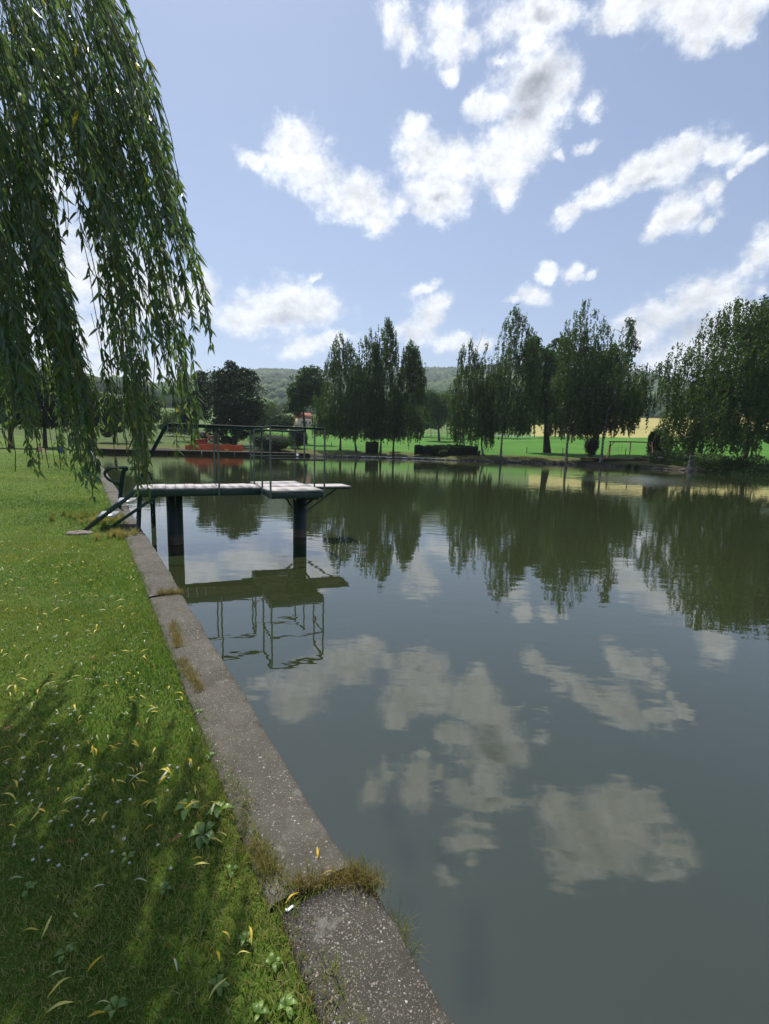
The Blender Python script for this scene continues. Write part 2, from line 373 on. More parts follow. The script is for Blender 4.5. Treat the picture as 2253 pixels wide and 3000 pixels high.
# clouds seen only in the pond (higher than the frame): measured on the water and mirrored
CR = [(1150, 790, 240, 125, 10, 0), (985, 700, 85, 60, 0, 0), (1040, 870, 105, 90, 0, 0), (1350, 830, 95, 62, 15, 0), (1030, 925, 82, 45, 0, .1), (1200, 690, 66, 55, 0, .1), (1290, 715, 66, 55, 0, .1), (1340, 915, 75, 42, -15, .15),
      (720, 800, 95, 55, 0, .05), (725, 870, 34, 34, 0, .3), (640, 930, 90, 40, 40, .5), (455, 620, 34, 34, 0, .35)]
SH = [(955, 275, 82, 92, 0, 0), (905, 350, 50, 60, 0, .3), (1440, 965, 130, 48, -8, .1), (250, 945, 130, 34, 0, .35), (1310, 548, 130, 24, -22, .45), (1430, 640, 70, 20, -32, .5), (690, 585, 80, 30, 0, .55), (1010, 40, 60, 40, 0, .45)]
SHR = [(1030, 855, 75, 45, 0, .2), (785, 485, 70, 60, 0, .2)]
def blob(e, refl):
    x, y, rx, ry, rot, off = e
    s, ox, oy = (.935, 700, 1700) if refl else (.995, 600, 0)
    px, py = ox + x * s, oy + y * s
    flip = np.array([1, 1, -1 if refl else 1])
    a = math.radians(rot)
    c = ray(px, py) * flip
    e1 = ray(px + rx * s * math.cos(a), py + rx * s * math.sin(a)) * flip - c
    e2 = ray(px - ry * s * math.sin(a), py + ry * s * math.cos(a)) * flip - c
    r1, r2 = np.linalg.norm(e1), np.linalg.norm(e2)
    e1 = e1 - c * np.dot(e1, c); e1 /= np.linalg.norm(e1)
    e2 = e2 - c * np.dot(e2, c); e2 -= e1 * np.dot(e1, e2); e2 /= np.linalg.norm(e2)
    e3 = np.cross(e1, e2)
    Rm = Matrix(np.stack([e1, e2, e3], 1).tolist())
    return c, Rm.to_euler('XYZ'), (r1, r2, 1.0), off
def make_sky():
    w = bpy.data.worlds.new('World'); SC.world = w; w.use_nodes = True
    w.node_tree.nodes.clear(); t = NT(w)
    out = t('ShaderNodeOutputWorld')
    sky = t('ShaderNodeTexSky', sky_type='NISHITA', sun_disc=False, sun_elevation=SUN_EL, sun_rotation=SUN_AZ, altitude=200, air_density=1.0, dust_density=.5, ozone_density=1.2)
    dv = t.vm('NORMALIZE', t('ShaderNodeTexCoord').outputs['Generated'])
    nz = t.noise(dv, 10, 7, .65, out='Color')
    nz = t.vm('SUBTRACT', nz, (.5, .5, .5))
    wv = t.n.new('ShaderNodeVectorMath'); wv.operation = 'MULTIPLY_ADD'
    t.l.new(nz, wv.inputs[0]); wv.inputs[1].default_value = (.07, .07, .07); t.l.new(dv, wv.inputs[2]); wv = wv.outputs[0]
    def field(items, vec, k):
        cur = None
        for it, rf in items:
            c, eu, sc, off = blob(it, rf)
            if cur is not None:      # chained so that the shader is worked out one cloud after another
                ch = t.n.new('ShaderNodeVectorMath'); ch.operation = 'MULTIPLY_ADD'
                t.l.new(cur, ch.inputs[0]); ch.inputs[1].default_value = (1e-9, 1e-9, 1e-9); t.l.new(vec, ch.inputs[2]); vi = ch.outputs[0]
            else: vi = vec
            mp = t('ShaderNodeMapping', {'Vector': vi, 'Location': tuple(c), 'Rotation': eu, 'Scale': sc}, vector_type='TEXTURE').outputs[0]
            L = t.math('ADD', t.vm('LENGTH', mp, out=1), off) if off else t.vm('LENGTH', mp, out=1)
            cur = L if cur is None else t.math('SMOOTH_MIN', cur, L, k)
        return t.math('SUBTRACT', 1.34, cur)
    D = field([(i, False) for i in CL] + [(i, True) for i in CR], wv, .34)
    S = field([(i, False) for i in SH] + [(i, True) for i in SHR], wv, .2)
    sq = t('ShaderNodeMapping', {'Vector': dv, 'Scale': (1, 1, 1.25)}).outputs[0]
    f1 = t.noise(sq, 12, 8, .64); f2 = t.noise(sq, 46, 6, .68)
    dens = t.math('ADD', D, t.math('ADD', t.math('MULTIPLY', t.math('SUBTRACT', f1, .5), 1.9), t.math('MULTIPLY', t.math('SUBTRACT', f2, .5), 1.0)))
    alpha = t('ShaderNodeMapRange', {0: dens, 1: .04, 2: .95}, interpolation_type='SMOOTHSTEP').outputs[0]
    # relief of the cloud tops: density a little towards the sun against density here
    off = t.vm('ADD', sq, (sv.x * .012, sv.y * .012, sv.z * .02))
    f1b = t.noise(off, 12, 8, .64)
    rel = t.math('MULTIPLY', t.math('SUBTRACT', f1, f1b), 2.2)
    core = t('ShaderNodeMapRange', {0: t.math('ADD', S, t.math('MULTIPLY', t.math('SUBTRACT', f1, .5), .7)), 1: .15, 2: 1.1}, interpolation_type='SMOOTHSTEP').outputs[0]
    lum = t.math('ADD', 8.9, t.math('MULTIPLY', rel, 6.0))
    lum = t.math('SUBTRACT', lum, t.math('MULTIPLY', core, 4.2))
    thick = t('ShaderNodeMapRange', {0: dens, 1: .5, 2: 1.4}).outputs[0]
    lum = t.math('SUBTRACT', lum, t.math('MULTIPLY', thick, 1.1))
    tintc = t.mix(core, c4((.98, 1.0, 1.02)), c4((.93, .97, 1.06)))
    cc = t.n.new('ShaderNodeVectorMath'); cc.operation = 'SCALE'; t.l.new(tintc, cc.inputs[0]); t.l.new(lum, cc.inputs[3])
    # thin summer haze whitens the blue
    ez = t('ShaderNodeSeparateXYZ', {0: dv}).outputs[2]
    hz = t.ramp(ez, [(0.0, (.62, .62, .62)), (.18, (.30, .30, .30)), (.5, (.18, .18, .18)), (1, (.12, .12, .12))])
    blue = t.mix(hz, sky.outputs[0], c4((4.0, 4.9, 7.3)))
    col = t.mix(t.math('MULTIPLY', alpha, .97), blue, cc.outputs[0])
    bg = t('ShaderNodeBackground', {'Color': col, 'Strength': .09})
    t.l.new(bg.outputs[0], out.inputs[0])
make_sky()
SC.view_settings.view_transform = 'Standard'; SC.view_settings.look = 'None'
SC.view_settings.exposure = 0.42; SC.view_settings.gamma = 1

# ------------------------------------------------------------------ pond outline and terrain
CX, CY = 10.0, 35.0
def wall_x(y): return .86 - .64 * y
WY_FAR = 71.6
FAR = np.array([wall_x(WY_FAR), WY_FAR])
FARW = np.array([-15.8, 82.6])
shore = [(-15.8, 82.6), (-10.5, 81.3), (-5.8, 80.4), (0, 81.8), (5.4, 82.4), (10.5, 79.5), (16.4, 76.6), (22, 75.2), (26.8, 73.6), (30.5, 71.6), (33.2, 68), (35.4, 63), (38.5, 58.3), (42, 51.2), (47, 42), (54, 30), (60, 12), (58, -14), (48, -32), (30, wall_x(0) * 0 - 45)]
shore_pts = [np.array(p, float) for p in shore]
outline = [np.array([wall_x(-45), -45.0]), FAR] + shore_pts
OUT = np.array(outline)
def pond_r(th):
    d = np.array([math.cos(th), math.sin(th)]); best = 1e9
    for i in range(len(OUT)):
        a = OUT[i] - (CX, CY); b = OUT[(i + 1) % len(OUT)] - (CX, CY); e = b - a
        den = d[0] * e[1] - d[1] * e[0]
        if abs(den) < 1e-9: continue
        t_ = (a[0] * e[1] - a[1] * e[0]) / den; u = (a[0] * d[1] - a[1] * d[0]) / den
        if t_ > 0 and -1e-6 <= u <= 1 + 1e-6: best = min(best, t_)
    return best
NTH = 1440
TH = np.arange(NTH) * 2 * math.pi / NTH
RAD = np.array([pond_r(t) for t in TH])
wob = noise2(np.cos(TH) * 40, np.sin(TH) * 40, 1.3, 2) * .35
thF = math.atan2(FAR[1] - CY, FAR[0] - CX) % (2 * math.pi)
thFW = math.atan2(FARW[1] - CY, FARW[0] - CX) % (2 * math.pi)
thW0 = math.atan2(-45 - CY, wall_x(-45) - CX) % (2 * math.pi)
natural = (TH < thFW - .004) | (TH > thW0 + .01)
RAD = RAD + np.where(natural, wob, 0)
def z_far(off): return np.interp(off, [0, .3, .8, 2, 4, 8, 16, 60, 140, 260, 420, 700], [-.55, -.25, -.05, .12, .42, .85, 1.25, 3.4, 8.3, 16, 36, 66])
def z_lawn(off): return np.interp(off, [0, 18, 45, 90, 140, 260, 420, 700], [0, .05, .8, 3.0, 6.5, 15, 34, 60])
def z_farw(off): return np.interp(off, [0, .35, 3, 8, 16, 60, 140, 260, 420, 700], [.2, .2, .4, .85, 1.25, 3.4, 8.3, 16, 36, 66])
def ground_z(x, y):
    dx, dy = x - CX, y - CY; th = math.atan2(dy, dx) % (2 * math.pi); r = math.hypot(dx, dy)
    off = r - np.interp(th, TH, RAD); return terr(th, off)
def terr(th, off):
    if thF < th < thW0:
        w = sstep(thF, thF + .12, th); return float((1 - w) * z_farw(off) + w * z_lawn(off)) if off > 6 or w > .99 else float(z_lawn(off) * min(1, w * 4 + .0) + (1 - min(1, w * 4)) * z_farw(off))
    if thFW - .004 <= th <= thF: return float(z_farw(off))
    return float(z_far(off))
def ring(name, sel, offs, mat, label_kind='structure', jitter=0.0, mats=None, matfn=None):
    ii = [i for i in range(NTH) if sel(TH[i])]
    # keep contiguous order
    if 0 in ii and (NTH - 1) in ii:
        k = next(j for j in range(NTH) if j not in set(ii)); ii = sorted(ii, key=lambda i: (i - k) % NTH)
    ii = ii + [(ii[-1] + 1) % NTH]
    V = []
    for i in ii:
        for o in offs:
            r = RAD[i] + o; x = CX + r * math.cos(TH[i]); y = CY + r * math.sin(TH[i])
            z = terr(TH[i], o)
            if jitter and o > 0: z += jitter * float(noise2(x, y, 2.2, 3)) * min(1, o)
            V.append((x, y, z))
    n, m_ = len(ii), len(offs)
    a = np.arange(n - 1)[:, None] * m_; b = np.arange(m_ - 1)[None]
    F = np.stack([a + b, a + b + 1, a + m_ + b + 1, a + m_ + b], -1).reshape(-1, 4)[:, ::-1]
    o = MB().add(V, F).obj(name, mat, smooth=True)
    tag(o, kind=label_kind); return o
is_wall = lambda th: thF <= th < thW0
is_far = lambda th: not (thF <= th < thW0)
ring('lawn', is_wall, [.12, .3, .8, 1.5, 2.5, 4, 6, 9, 13, 18, 25, 35, 45, 60, 90, 140, 260, 420], M['lawn'])
ring('bank_soil', is_far, [-6, -2, -.6, -.2, 0, .3, .55, .9], M['soil'], jitter=.10)
ring('bank', is_far, [.9, 1.3, 1.9, 2.7, 3.6, 4.6, 5.8, 7.2], M['bankgrass'], jitter=.06)
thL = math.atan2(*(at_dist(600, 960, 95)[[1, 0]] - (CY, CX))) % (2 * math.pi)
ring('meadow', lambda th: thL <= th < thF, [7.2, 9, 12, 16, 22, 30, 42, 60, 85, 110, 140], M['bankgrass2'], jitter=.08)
ring('meadow', lambda th: is_far(th) and not (thL <= th < thF), [7.2, 9, 12, 16, 22, 30, 42, 60, 85, 110, 140], M['meadow'], jitter=.08)
thA = math.atan2(*(at_dist(1150, 950, 230)[[1, 0]] - (CY, CX))) % (2 * math.pi); thB = math.atan2(*(at_dist(655, 950, 230)[[1, 0]] - (CY, CX))) % (2 * math.pi); thC = math.atan2(*(at_dist(560, 950, 230)[[1, 0]] - (CY, CX))) % (2 * math.pi)
ring('ripe_field', lambda th: is_far(th) and (th < thA or th > math.pi * 1.2), [140, 170, 205, 260, 340, 420, 560, 700], M['field'])
ring('mown_strip', lambda th: thB <= th < thC, [140, 170, 205, 260, 340, 420, 560, 700], M['field'])
ring('upper_meadow', lambda th: thA <= th < thB, [140, 170, 205, 260, 340, 420, 560, 700], M['upper'])
ring('upper_meadow', lambda th: thC <= th < thF and is_far(th), [140, 170, 205, 260, 340, 420, 560, 700], M['upper'])

# water sheet
wv_ = []
for i in range(0, NTH, 4):
    r = RAD[i] + .6 if not is_wall(TH[i]) else RAD[i] + .08
    wv_.append((CX + r * math.cos(TH[i]), CY + r * math.sin(TH[i]), WATER))
n_ = len(wv_)
wo = MB().add(wv_ + [(CX, CY, WATER)], np.stack([np.full(n_, n_), np.arange(n_), (np.arange(n_) + 1) % n_], 1)).obj('water', M['water'])
tag(wo, kind='structure')

# ------------------------------------------------------------------ concrete pond wall (coping in sections)
WD = np.array([-.64, 1.0]) / math.hypot(.64, 1); WN = np.array([WD[1], -WD[0]])   # along, towards water
pw = empty('pond_wall', (wall_x(0), 0, 0))
tag(pw, 'long low concrete edging wall between the lawn and the pond, grey and stained', 'wall')
def wall_section(y0, y1, width, shift, dz, mat, fine):
    L = (y1 - y0) * 1.187; ns = max(2, int(L / fine)); S = np.linspace(0.004, L - .006, ns)
    prof = [(-width, -.25), (-width, -.015), (-width + .012, .0), (-width * .8, .003), (-width * .6, .004), (-width * .45, .004), (-width * .3, .003), (-width * .15, .002), (-.03, .0), (-.012, -.006), (-.003, -.018), (0, -.05), (.004, -.2), (.004, -.42), (.004, -1.3)]
    p0 = np.array([wall_x(y0), y0]); V = []
    for s_ in S:
        for w_, z_ in prof:
            q = p0 + WD * s_ + WN * (w_ + shift)
            edge = .006 * float(noise2(s_ * 6 + y0, z_ * 5 + w_, .35, 3)) * (1 if w_ > -.05 else .4)
            zz = z_ + dz + .0025 * float(noise2(q[0], q[1], .12, 3))
            V.append((q[0] + WN[0] * edge, q[1] + WN[1] * edge, zz))
    m_ = len(prof); a = np.arange(ns - 1)[:, None] * m_; b = np.arange(m_ - 1)[None]
    F = np.stack([a + b, a + m_ + b, a + m_ + b + 1, a + b + 1], -1).reshape(-1, 4)
    b_ = MB().add(V, F)
    b_.f.append(np.arange(m_)[None][:, ::-1]); b_.f.append(((ns - 1) * m_ + np.arange(m_))[None])
    return b_.obj('wall_section', mat, pw, smooth=True, offset=(wall_x(0), 0, 0))
ws = wall_section(-3.5, 1.44, .31, .028, .026, M['ledge_pebble'], .04); ws['label'] = 'nearest section, dark with exposed pebbles'
wall_section(1.47, 4.42, .30, .0, .022, M['ledge_worn'], .04)
wall_section(4.45, 7.4, .31, .012, .024, M['ledge_worn'], .06)
wall_section(7.43, 10.4, .31, .0, .022, M['ledge_worn'], .1)
wall_section(10.43, 13.4, .34, .012, .024, M['ledge_worn'], .15)
yy = 13.43
while yy < 71: wall_section(yy, min(yy + 5.8, 71.55), .34, .0, .022 + .004 * (int(yy) % 2), M['ledge_worn'], .6); yy += 5.83
yy = -45.0
while yy < -4: wall_section(yy, min(yy + 5.8, -3.53), .31, .0, .022, M['ledge_worn'], .8); yy += 5.83

fw = empty('far_pond_wall', (FAR[0], FAR[1], 0)); tag(fw, 'grey straight concrete wall along the far left end of the pond', 'wall')
fd = (FARW - FAR); fl = np.linalg.norm(fd); fd /= fl; fnn = np.array([fd[1], -fd[0]])
nsec = 6
for i in range(nsec):
    a0 = FAR + fd * (fl * i / nsec + .02); a1 = FAR + fd * (fl * (i + 1) / nsec - .02); c_ = (a0 + a1) / 2
    ang = math.atan2(fd[1], fd[0]); rot = np.array([[math.cos(ang), -math.sin(ang), 0], [math.sin(ang), math.cos(ang), 0], [0, 0, 1]])
    q = c_ - fnn * .12
    b_ = MB().box((q[0] - FAR[0], q[1] - FAR[1], -.42), (fl / nsec - .04, .5, 1.3 + .01 * (i % 2)), rot)
    bevel(b_.obj('wall_section', M['far_concrete'], fw), .03)

# ------------------------------------------------------------------ grass, litter and weeds on the near lawn
def blades(P, h, w, lean, tint, z=0.0, seg=2):
    n = len(P); az = rng.uniform(0, 2 * math.pi, n); la = rng.uniform(0, 2 * math.pi, n)
    sx, sy = np.cos(az) * w / 2, np.sin(az) * w / 2
    lx, ly = np.cos(la) * lean * h, np.sin(la) * lean * h
    b = np.stack([P[:, 0], P[:, 1], np.broadcast_to(z, (n,))], 1)
    s = np.stack([sx, sy, 0 * sx], 1); l = np.stack([lx, ly, 0 * lx], 1); u = np.stack([0 * h, 0 * h, h], 1)
    tip = b + l + u * np.sqrt(np.clip(1 - np.minimum(lean, .95) ** 2, .1, 1))[:, None]
    mid = b + l * .35 + (tip - b - l) * .6
    if seg == 2:
        V = np.stack([b - s, b + s, mid + s * .8, mid - s * .8, tip], 1).reshape(-1, 3); k = np.arange(n)[:, None] * 5
        return V, [k + np.array([[0, 1, 2, 3]]), k + np.array([[3, 2, 4]])], np.repeat(tint, 5)
    V = np.stack([b - s, b + s, tip], 1).reshape(-1, 3); k = np.arange(n)[:, None] * 3
    return V, [k + np.array([[0, 1, 2]])], np.repeat(tint, 3)
def lawn_points(n, y0, y1, left_margin, inset=0.0):
    y = np.sqrt(rng.uniform(0, 1, n)) * (y1 - y0) + y0 if False else rng.uniform(y0, y1, n)
    xr = wall_x(y) - .345 + inset
    xl = -np.maximum(y, .2) * .86 - left_margin
    xl = np.minimum(xl, xr - .8)
    return y, xl, xr
def scatter(density, y0, y1, lm):
    n = int(density * (y1 - y0) * 8)
    y = rng.uniform(y0, y1, n); x = rng.uniform(-8, 1, n) if y1 < 7 else rng.uniform(-40, 0, n) if y1 > 14 else rng.uniform(-16, 0, n)
    return x, y
gm = MB()
def grass_zone(y0, y1, dens, hh, ww, lm, seg):
    ymid = y1
    width = (.86 * y1 + lm) - (.64 * y1 - .5)
    n = int(dens * (y1 - y0) * width)
    y = rng.uniform(y0, y1, n)
    xr = wall_x(y) - .335; xl = -.86 * np.maximum(y, .5) - lm
    W = np.max(xr - xl)
    x = xr - rng.uniform(0, 1, n) * W
    keep = x > xl; x, y, xr = x[keep], y[keep], xr[keep]
    # ragged border creeping over the concrete
    creep = (noise2(y, 0 * y, .3, 3) * .6 + .6) * .08
    x = x + np.clip(creep, -.02, .13) * np.clip(1 - (xr - x) / .4, 0, 1)
    d = xr - x
    p1 = noise2(x, y, .6, 3); p2 = noise2(x + 9, y - 4, .18, 3)
    h = hh * rng.uniform(.55, 1.25, len(x)) * (1 + .25 * np.clip(p2, -1, 1.5)) * (1 + .5 * np.exp(-d / .08))
    dry = np.clip(.17 + .13 * p1 + .5 * np.exp(-d / .06) * np.clip(noise2(y, 0 * y, .35, 2), 0, 1), .02, .7)
    tint = np.clip(.42 + .16 * p1 + .10 * p2 + rng.normal(0, .14, len(x)), 0, .84)
    tint = np.where(rng.uniform(0, 1, len(x)) < dry, rng.uniform(.86, 1, len(x)), tint)
    gm.add(*blades(np.stack([x, y], 1), h, ww * rng.uniform(.7, 1.3, len(x)), rng.uniform(.2, .95, len(x)), tint, 0.0, seg))
grass_zone(.3, 2.2, 21000, .027, .0031, .9, 2)
grass_zone(2.2, 4.0, 12500, .030, .004, 1.0, 2)
grass_zone(4.0, 7.0, 5200, .04, .006, 1.2, 1)
grass_zone(7.0, 12.0, 1700, .045, .010, 2.0, 1)
grass_zone(12.0, 24.0, 420, .05, .018, 4.0, 1)
grass_zone(24.0, 45.0, 90, .06, .035, 6.0, 1)
go = gm.obj('grass', M['grass']); tag(go, 'short mown green grass with dry blades covering the lawn', 'grass', kind='stuff')

def leaf_blade(length, width, curl, fold, nseg=6):
    """a lanceolate leaf along +x, lying about flat"""
    t = np.linspace(0, 1, nseg + 1); w = width / 2 * np.sin(np.pi * np.clip(t, .02, .98)) ** .8
    cx = length * (t - .5); cy = curl * length * np.sin(np.pi * t) ; cz = .012 * length / .09 * np.sin(t * 4)
    L = np.stack([cx, cy + w, cz + fold * w], 1); C = np.stack([cx, cy, cz], 1); R_ = np.stack([cx, cy - w, cz + fold * w], 1)
    V = np.concatenate([L, C, R_]); m = nseg + 1; k = np.arange(nseg)[:, None]
    return V, np.concatenate([k + np.array([[0, m, m + 1, 1]]), k + np.array([[m, 2 * m, 2 * m + 1, m + 1]])])
def proto_leaf(name, mat, L, W, curl, tint):
    v, f = leaf_blade(L, W, curl, .3); return MB().add(v, f, tint).obj(name, mat, smooth=True)
def spot(px, py, z=0.03): p = on_plane(px, py, z); return p
kinds = []
for i in range(5): kinds.append(('yellow', proto_leaf('fallen_leaf', M['leaf_yellow'], .085 + .008 * i, .014, (-1) ** i * .012 * i, i / 4)))
for i in range(3): kinds.append(('pale', proto_leaf('fallen_leaf', M['leaf_pale'], .08 + .01 * i, .013, .04 * (i - 1), i / 2)))
for i in range(2): kinds.append(('brown', proto_leaf('fallen_leaf', M['leaf_brown'], .075, .02, .05, i)))
LAB = {'yellow': ('narrow yellow willow leaf lying in the lawn grass', 'yellow leaves on the lawn'), 'pale': ('narrow pale grey green willow leaf lying in the lawn grass', 'pale leaves on the lawn'), 'brown': ('curled brown dead leaf lying in the lawn grass', 'brown leaves on the lawn')}
used = set()
def drop_leaf(kind_i, x, y, z, rz, label=None, sc=1.0):
    kd, pr = kinds[kind_i]
    if kind_i in used: o = pr.copy(); COL.objects.link(o)
    else: o = pr; used.add(kind_i)
    o.location = (x, y, z); o.rotation_euler = (rng.normal(0, .22), rng.normal(0, .18), rz); o.scale = (sc, sc, sc)
    if label: tag(o, label, 'leaf'); o.pop('group', None)
    else: tag(o, LAB[kd][0], 'leaf', LAB[kd][1])
    return o
nl = 0
while nl < 280:
    px = rng.uniform(0, 640); py = 1170 + rng.uniform(0, 1) ** 1.7 * 1030
    p = on_plane(px, py, .03)
    if p[0] > wall_x(p[1]) - .40: continue
    if py > 1780 and rng.uniform() > .22: continue
    u = rng.uniform(); ki = int(rng.integers(0, 5)) if u < .7 else 5 + int(rng.integers(0, 3)) if u < .93 else 8 + int(rng.integers(0, 2))
    drop_leaf(ki, p[0], p[1], .036, rng.uniform(0, 6.28), sc=rng.uniform(.42, .72) * (.8 if py > 1780 else 1)); nl += 1
p = on_plane(686, 1845, .026); drop_leaf(0, p[0], p[1], .031, 1.75, 'pale yellow leaf lying alone on bare concrete wall top before the dry tufts', .62)
p = on_plane(632, 1942, .026); drop_leaf(1, p[0], p[1], .034, .9, 'yellow orange leaf at the lawn side of the pebbled wall section', .62)
p = on_plane(715, 1890, .05); drop_leaf(2, p[0], p[1], .055, .3, 'yellow leaf caught in the dry grass growing across the wall joint', .6)
# scrap of white litter on the wall
p = on_plane(627, 1966, .026)
b_ = MB()
v = np.array([[x_, y_, .004 + .003 * math.sin(x_ * 300)] for x_ in np.linspace(-.014, .014, 5) for y_ in (-.0045, -.0015, .0015, .0045)])
a = np.arange(4)[:, None] * 4; b2 = np.arange(3)[None]
b_.add(v, np.stack([a + b2, a + 4 + b2, a + 5 + b2, a + 1 + b2], -1).reshape(-1, 4))
o = b_.obj('paper_scrap', M['white']); sm = o.modifiers.new('thick', 'SOLIDIFY'); sm.thickness = .003
o.location = (p[0], p[1], .03); o.rotation_euler = (0, 0, .6); tag(o, 'small white scrap of litter on the pebbled wall section', 'litter')
# clover heads
def clover_proto():
    r = empty('clover_flower')
    b = MB(); b.tube([(0, 0, 0), (.002, 0, .02), (0, .001, .036)], .0011, 5); b.obj('stem', M['weed'], r)
    h = MB()
    for k in range(40):
        u = rng.normal(size=3); u /= np.linalg.norm(u); u[2] = abs(u[2]) * .9 - .2
        q = np.array([0, 0, .040]) + u * .0065; s_ = np.cross(u, [0, .1, 1]); s_ = s_ / (np.linalg.norm(s_) + 1e-6) * .0017
        h.add([q - s_ - u * .005, q + s_ - u * .005, q + u * .0026 + s_ * .4, q + u * .0026 - s_ * .4], np.array([[0, 1, 2, 3]]))
    h.lathe((0, 0, .04), [(.0005, -.006), (.0055, -.003), (.006, .001), (.004, .005), (.0005, .0065)], 8)
    h.obj('flower_head', M['clover'], r); return r
cp = clover_proto(); nc = 0
while nc < 170:
    px = rng.uniform(0, 560); py = 1180 + rng.uniform(0, 1) ** 1.6 * 700
    p = on_plane(px, py, .03)
    if p[0] > wall_x(p[1]) - .42 or noise2(p[0], p[1], .5, 2) < -.1: continue
    o = cp if nc == 0 else copy_tree(cp)
    o.location = (p[0], p[1], 0); o.rotation_euler = (rng.normal(0, .2), rng.normal(0, .2), rng.uniform(0, 6)); s_ = rng.uniform(.5, .82); o.scale = (s_, s_, s_)
    tag(o, 'small white clover flower head standing in the lawn', 'clover', 'white clover flowers in the lawn'); nc += 1
# broad-leaved weeds
def weed(px, py, n, L, W, label, spread=1.0):
    p = on_plane(px, py, 0.0); b = MB()
    for k in range(n):
        v, f = leaf_blade(L * rng.uniform(.7, 1.1), W * rng.uniform(.8, 1.1), rng.normal(0, .05), .3, 5)
        v[:, 0] += L * .55 * spread; t_ = v[:, 0] / L
        el = rng.uniform(.25, .75); az = k * 2.4 + rng.normal(0, .3)
        x = v[:, 0] * math.cos(el); z = v[:, 0] * math.sin(el) - .35 * L * t_ ** 2 * rng.uniform(.5, 1) + v[:, 2] + .01
        w_ = np.stack([x * math.cos(az) - v[:, 1] * math.sin(az), x * math.sin(az) + v[:, 1] * math.cos(az), np.maximum(z, .012)], 1)
        b.add(w_, f, rng.uniform(0, 1))
    o = b.obj('broadleaf_weed', M['weed'], smooth=True); o.location = (p[0], p[1], .004)
    tag(o, label, 'weed', 'broad leaved weeds in the lawn'); return o
weed(440, 1810, 6, .07, .036, 'bright green broad leaved weed beside the worn concrete, largest of the lawn weeds')
weed(405, 1755, 5, .06, .035, 'broad leaved weed just beyond the largest weed in the lawn')
weed(475, 1760, 5, .06, .03, 'narrow leaved weed touching the inner edge of the worn concrete')
for px, py, n, L in ((275, 1860, 4, .05), (355, 1930, 4, .05), (640, 1920, 4, .045), (530, 2040, 5, .05), (620, 2185, 6, .055), (560, 2200, 4, .05), (250, 2190, 5, .06), (140, 2070, 5, .05), (120, 1780, 4, .045), (200, 1690, 4, .04), (455, 1640, 5, .05), (430, 1545, 5, .05), (500, 1890, 4, .05), (590, 2090, 5, .05), (330, 1740, 4, .04), (470, 2140, 4, .05), (60, 1930, 4, .05)):
    weed(px, py, n, L * .62, L * .3, 'small green broad leaved weed low in the short lawn')
# dry tufts along the joints and edge
def tuft(pts, n, h, label, green=.25, w=.0022, name='dry_grass_tuft', mat='dry', lean=(.2, .9)):
    pts = np.array(pts); k = rng.integers(0, len(pts), n); P = pts[k] + rng.normal(0, .018, (n, 2))
    t = np.where(rng.uniform(0, 1, n) < green, rng.uniform(.9, 1, n), rng.uniform(0, .8, n))
    c = pts.mean(0)
    b = MB().add(*blades(P - c, h * rng.uniform(.4, 1.3, n), w * rng.uniform(.6, 1.3, n), rng.uniform(lean[0], lean[1], n), t, 0.0, 2))
    o = b.obj(name, M[mat]); o.location = (c[0], c[1], .02); tag(o, label, 'grass tuft', 'dry grass tufts along the pond wall'); return o
def line_px(a, b, n): return [on_plane(a[0] + (b[0] - a[0]) * t, a[1] + (b[1] - a[1]) * t, .02)[:2] for t in np.linspace(0, 1, n)]
tuft(line_px((640, 1915), (805, 1905), 12), 900, .055, 'straw coloured dry grass tuft in the joint of the nearest wall section', .2)
tuft(line_px((760, 1890), (815, 1925), 8), 380, .075, 'dry grass overhanging the water at the nearest wall joint', .35)
tuft(line_px((345, 1285), (392, 1282), 8), 600, .07, 'dry grass tuft lying across the second wall joint', .15)
tuft(line_px((375, 1350), (385, 1398), 8), 800, .05, 'dry brown grass patch along the lawn edge of the wall, middle one', .1)
tuft(line_px((395, 1430), (430, 1490), 8), 700, .05, 'dry straw patch on the lawn edge of the wall, below the middle one', .1)
tuft(line_px((545, 1835), (590, 1890), 8), 500, .055, 'yellowish grass tuft at the lawn edge before the nearest joint', .5)
pe = [on_plane(835 + 40 * t, 1960 + 90 * t, .0)[:2] + WN * .03 for t in np.linspace(0, 1, 6)]
o = tuft(pe, 160, .08, 'thin green grass growing from the water face of the nearest wall section', .9, .0018); o.location.z = -.06
for px, py, lab in ((225, 1130, 'tall green grass tuft around the foot of the steel stairs'), (250, 1160, 'grass tuft between the stairs and the wall')):
    p = on_plane(px, py, 0)[:2]
    tuft([p + rng.normal(0, .16, 2) for _ in range(14)], 900, .13, lab, 1.0, .005, 'grass_tuft', 'grass')
p = on_plane(185, 1120, 0)[:2]; tuft([p + rng.normal(0, .3, 2) for _ in range(20)], 2200, .13, 'patch of taller olive grass beside the stair foot', .5, .005, 'grass_tuft', 'grass')
# flat stone by the stairs
p = on_plane(170, 1152, .01); b = MB(); prof = [(.0, .022), (.10, .026), (.17, .022), (.19, .008), (.195, -.02)]
th = np.arange(20) * 2 * math.pi / 20; V = []
for r_, z_ in prof:
    for t_ in th: V.append((r_ * (1 + .10 * math.sin(3 * t_ + 1)) * math.cos(t_) * 1.05, r_ * (1 + .08 * math.sin(2 * t_)) * math.sin(t_) * .8, z_ + .004 * math.sin(5 * t_ + r_ * 30)))
i = np.arange(4)[:, None] * 20; j = np.arange(20)[None]; k = (j + 1) % 20
b.add(V, np.stack([i + j, i + k, i + 20 + k, i + 20 + j], -1).reshape(-1, 4)[:, ::-1])
o = b.obj('flat_stone', M['stone'], smooth=True); o.location = (p[0], p[1], .012); tag(o, 'flat greyish stone slab set in the lawn before the stairs', 'stone')

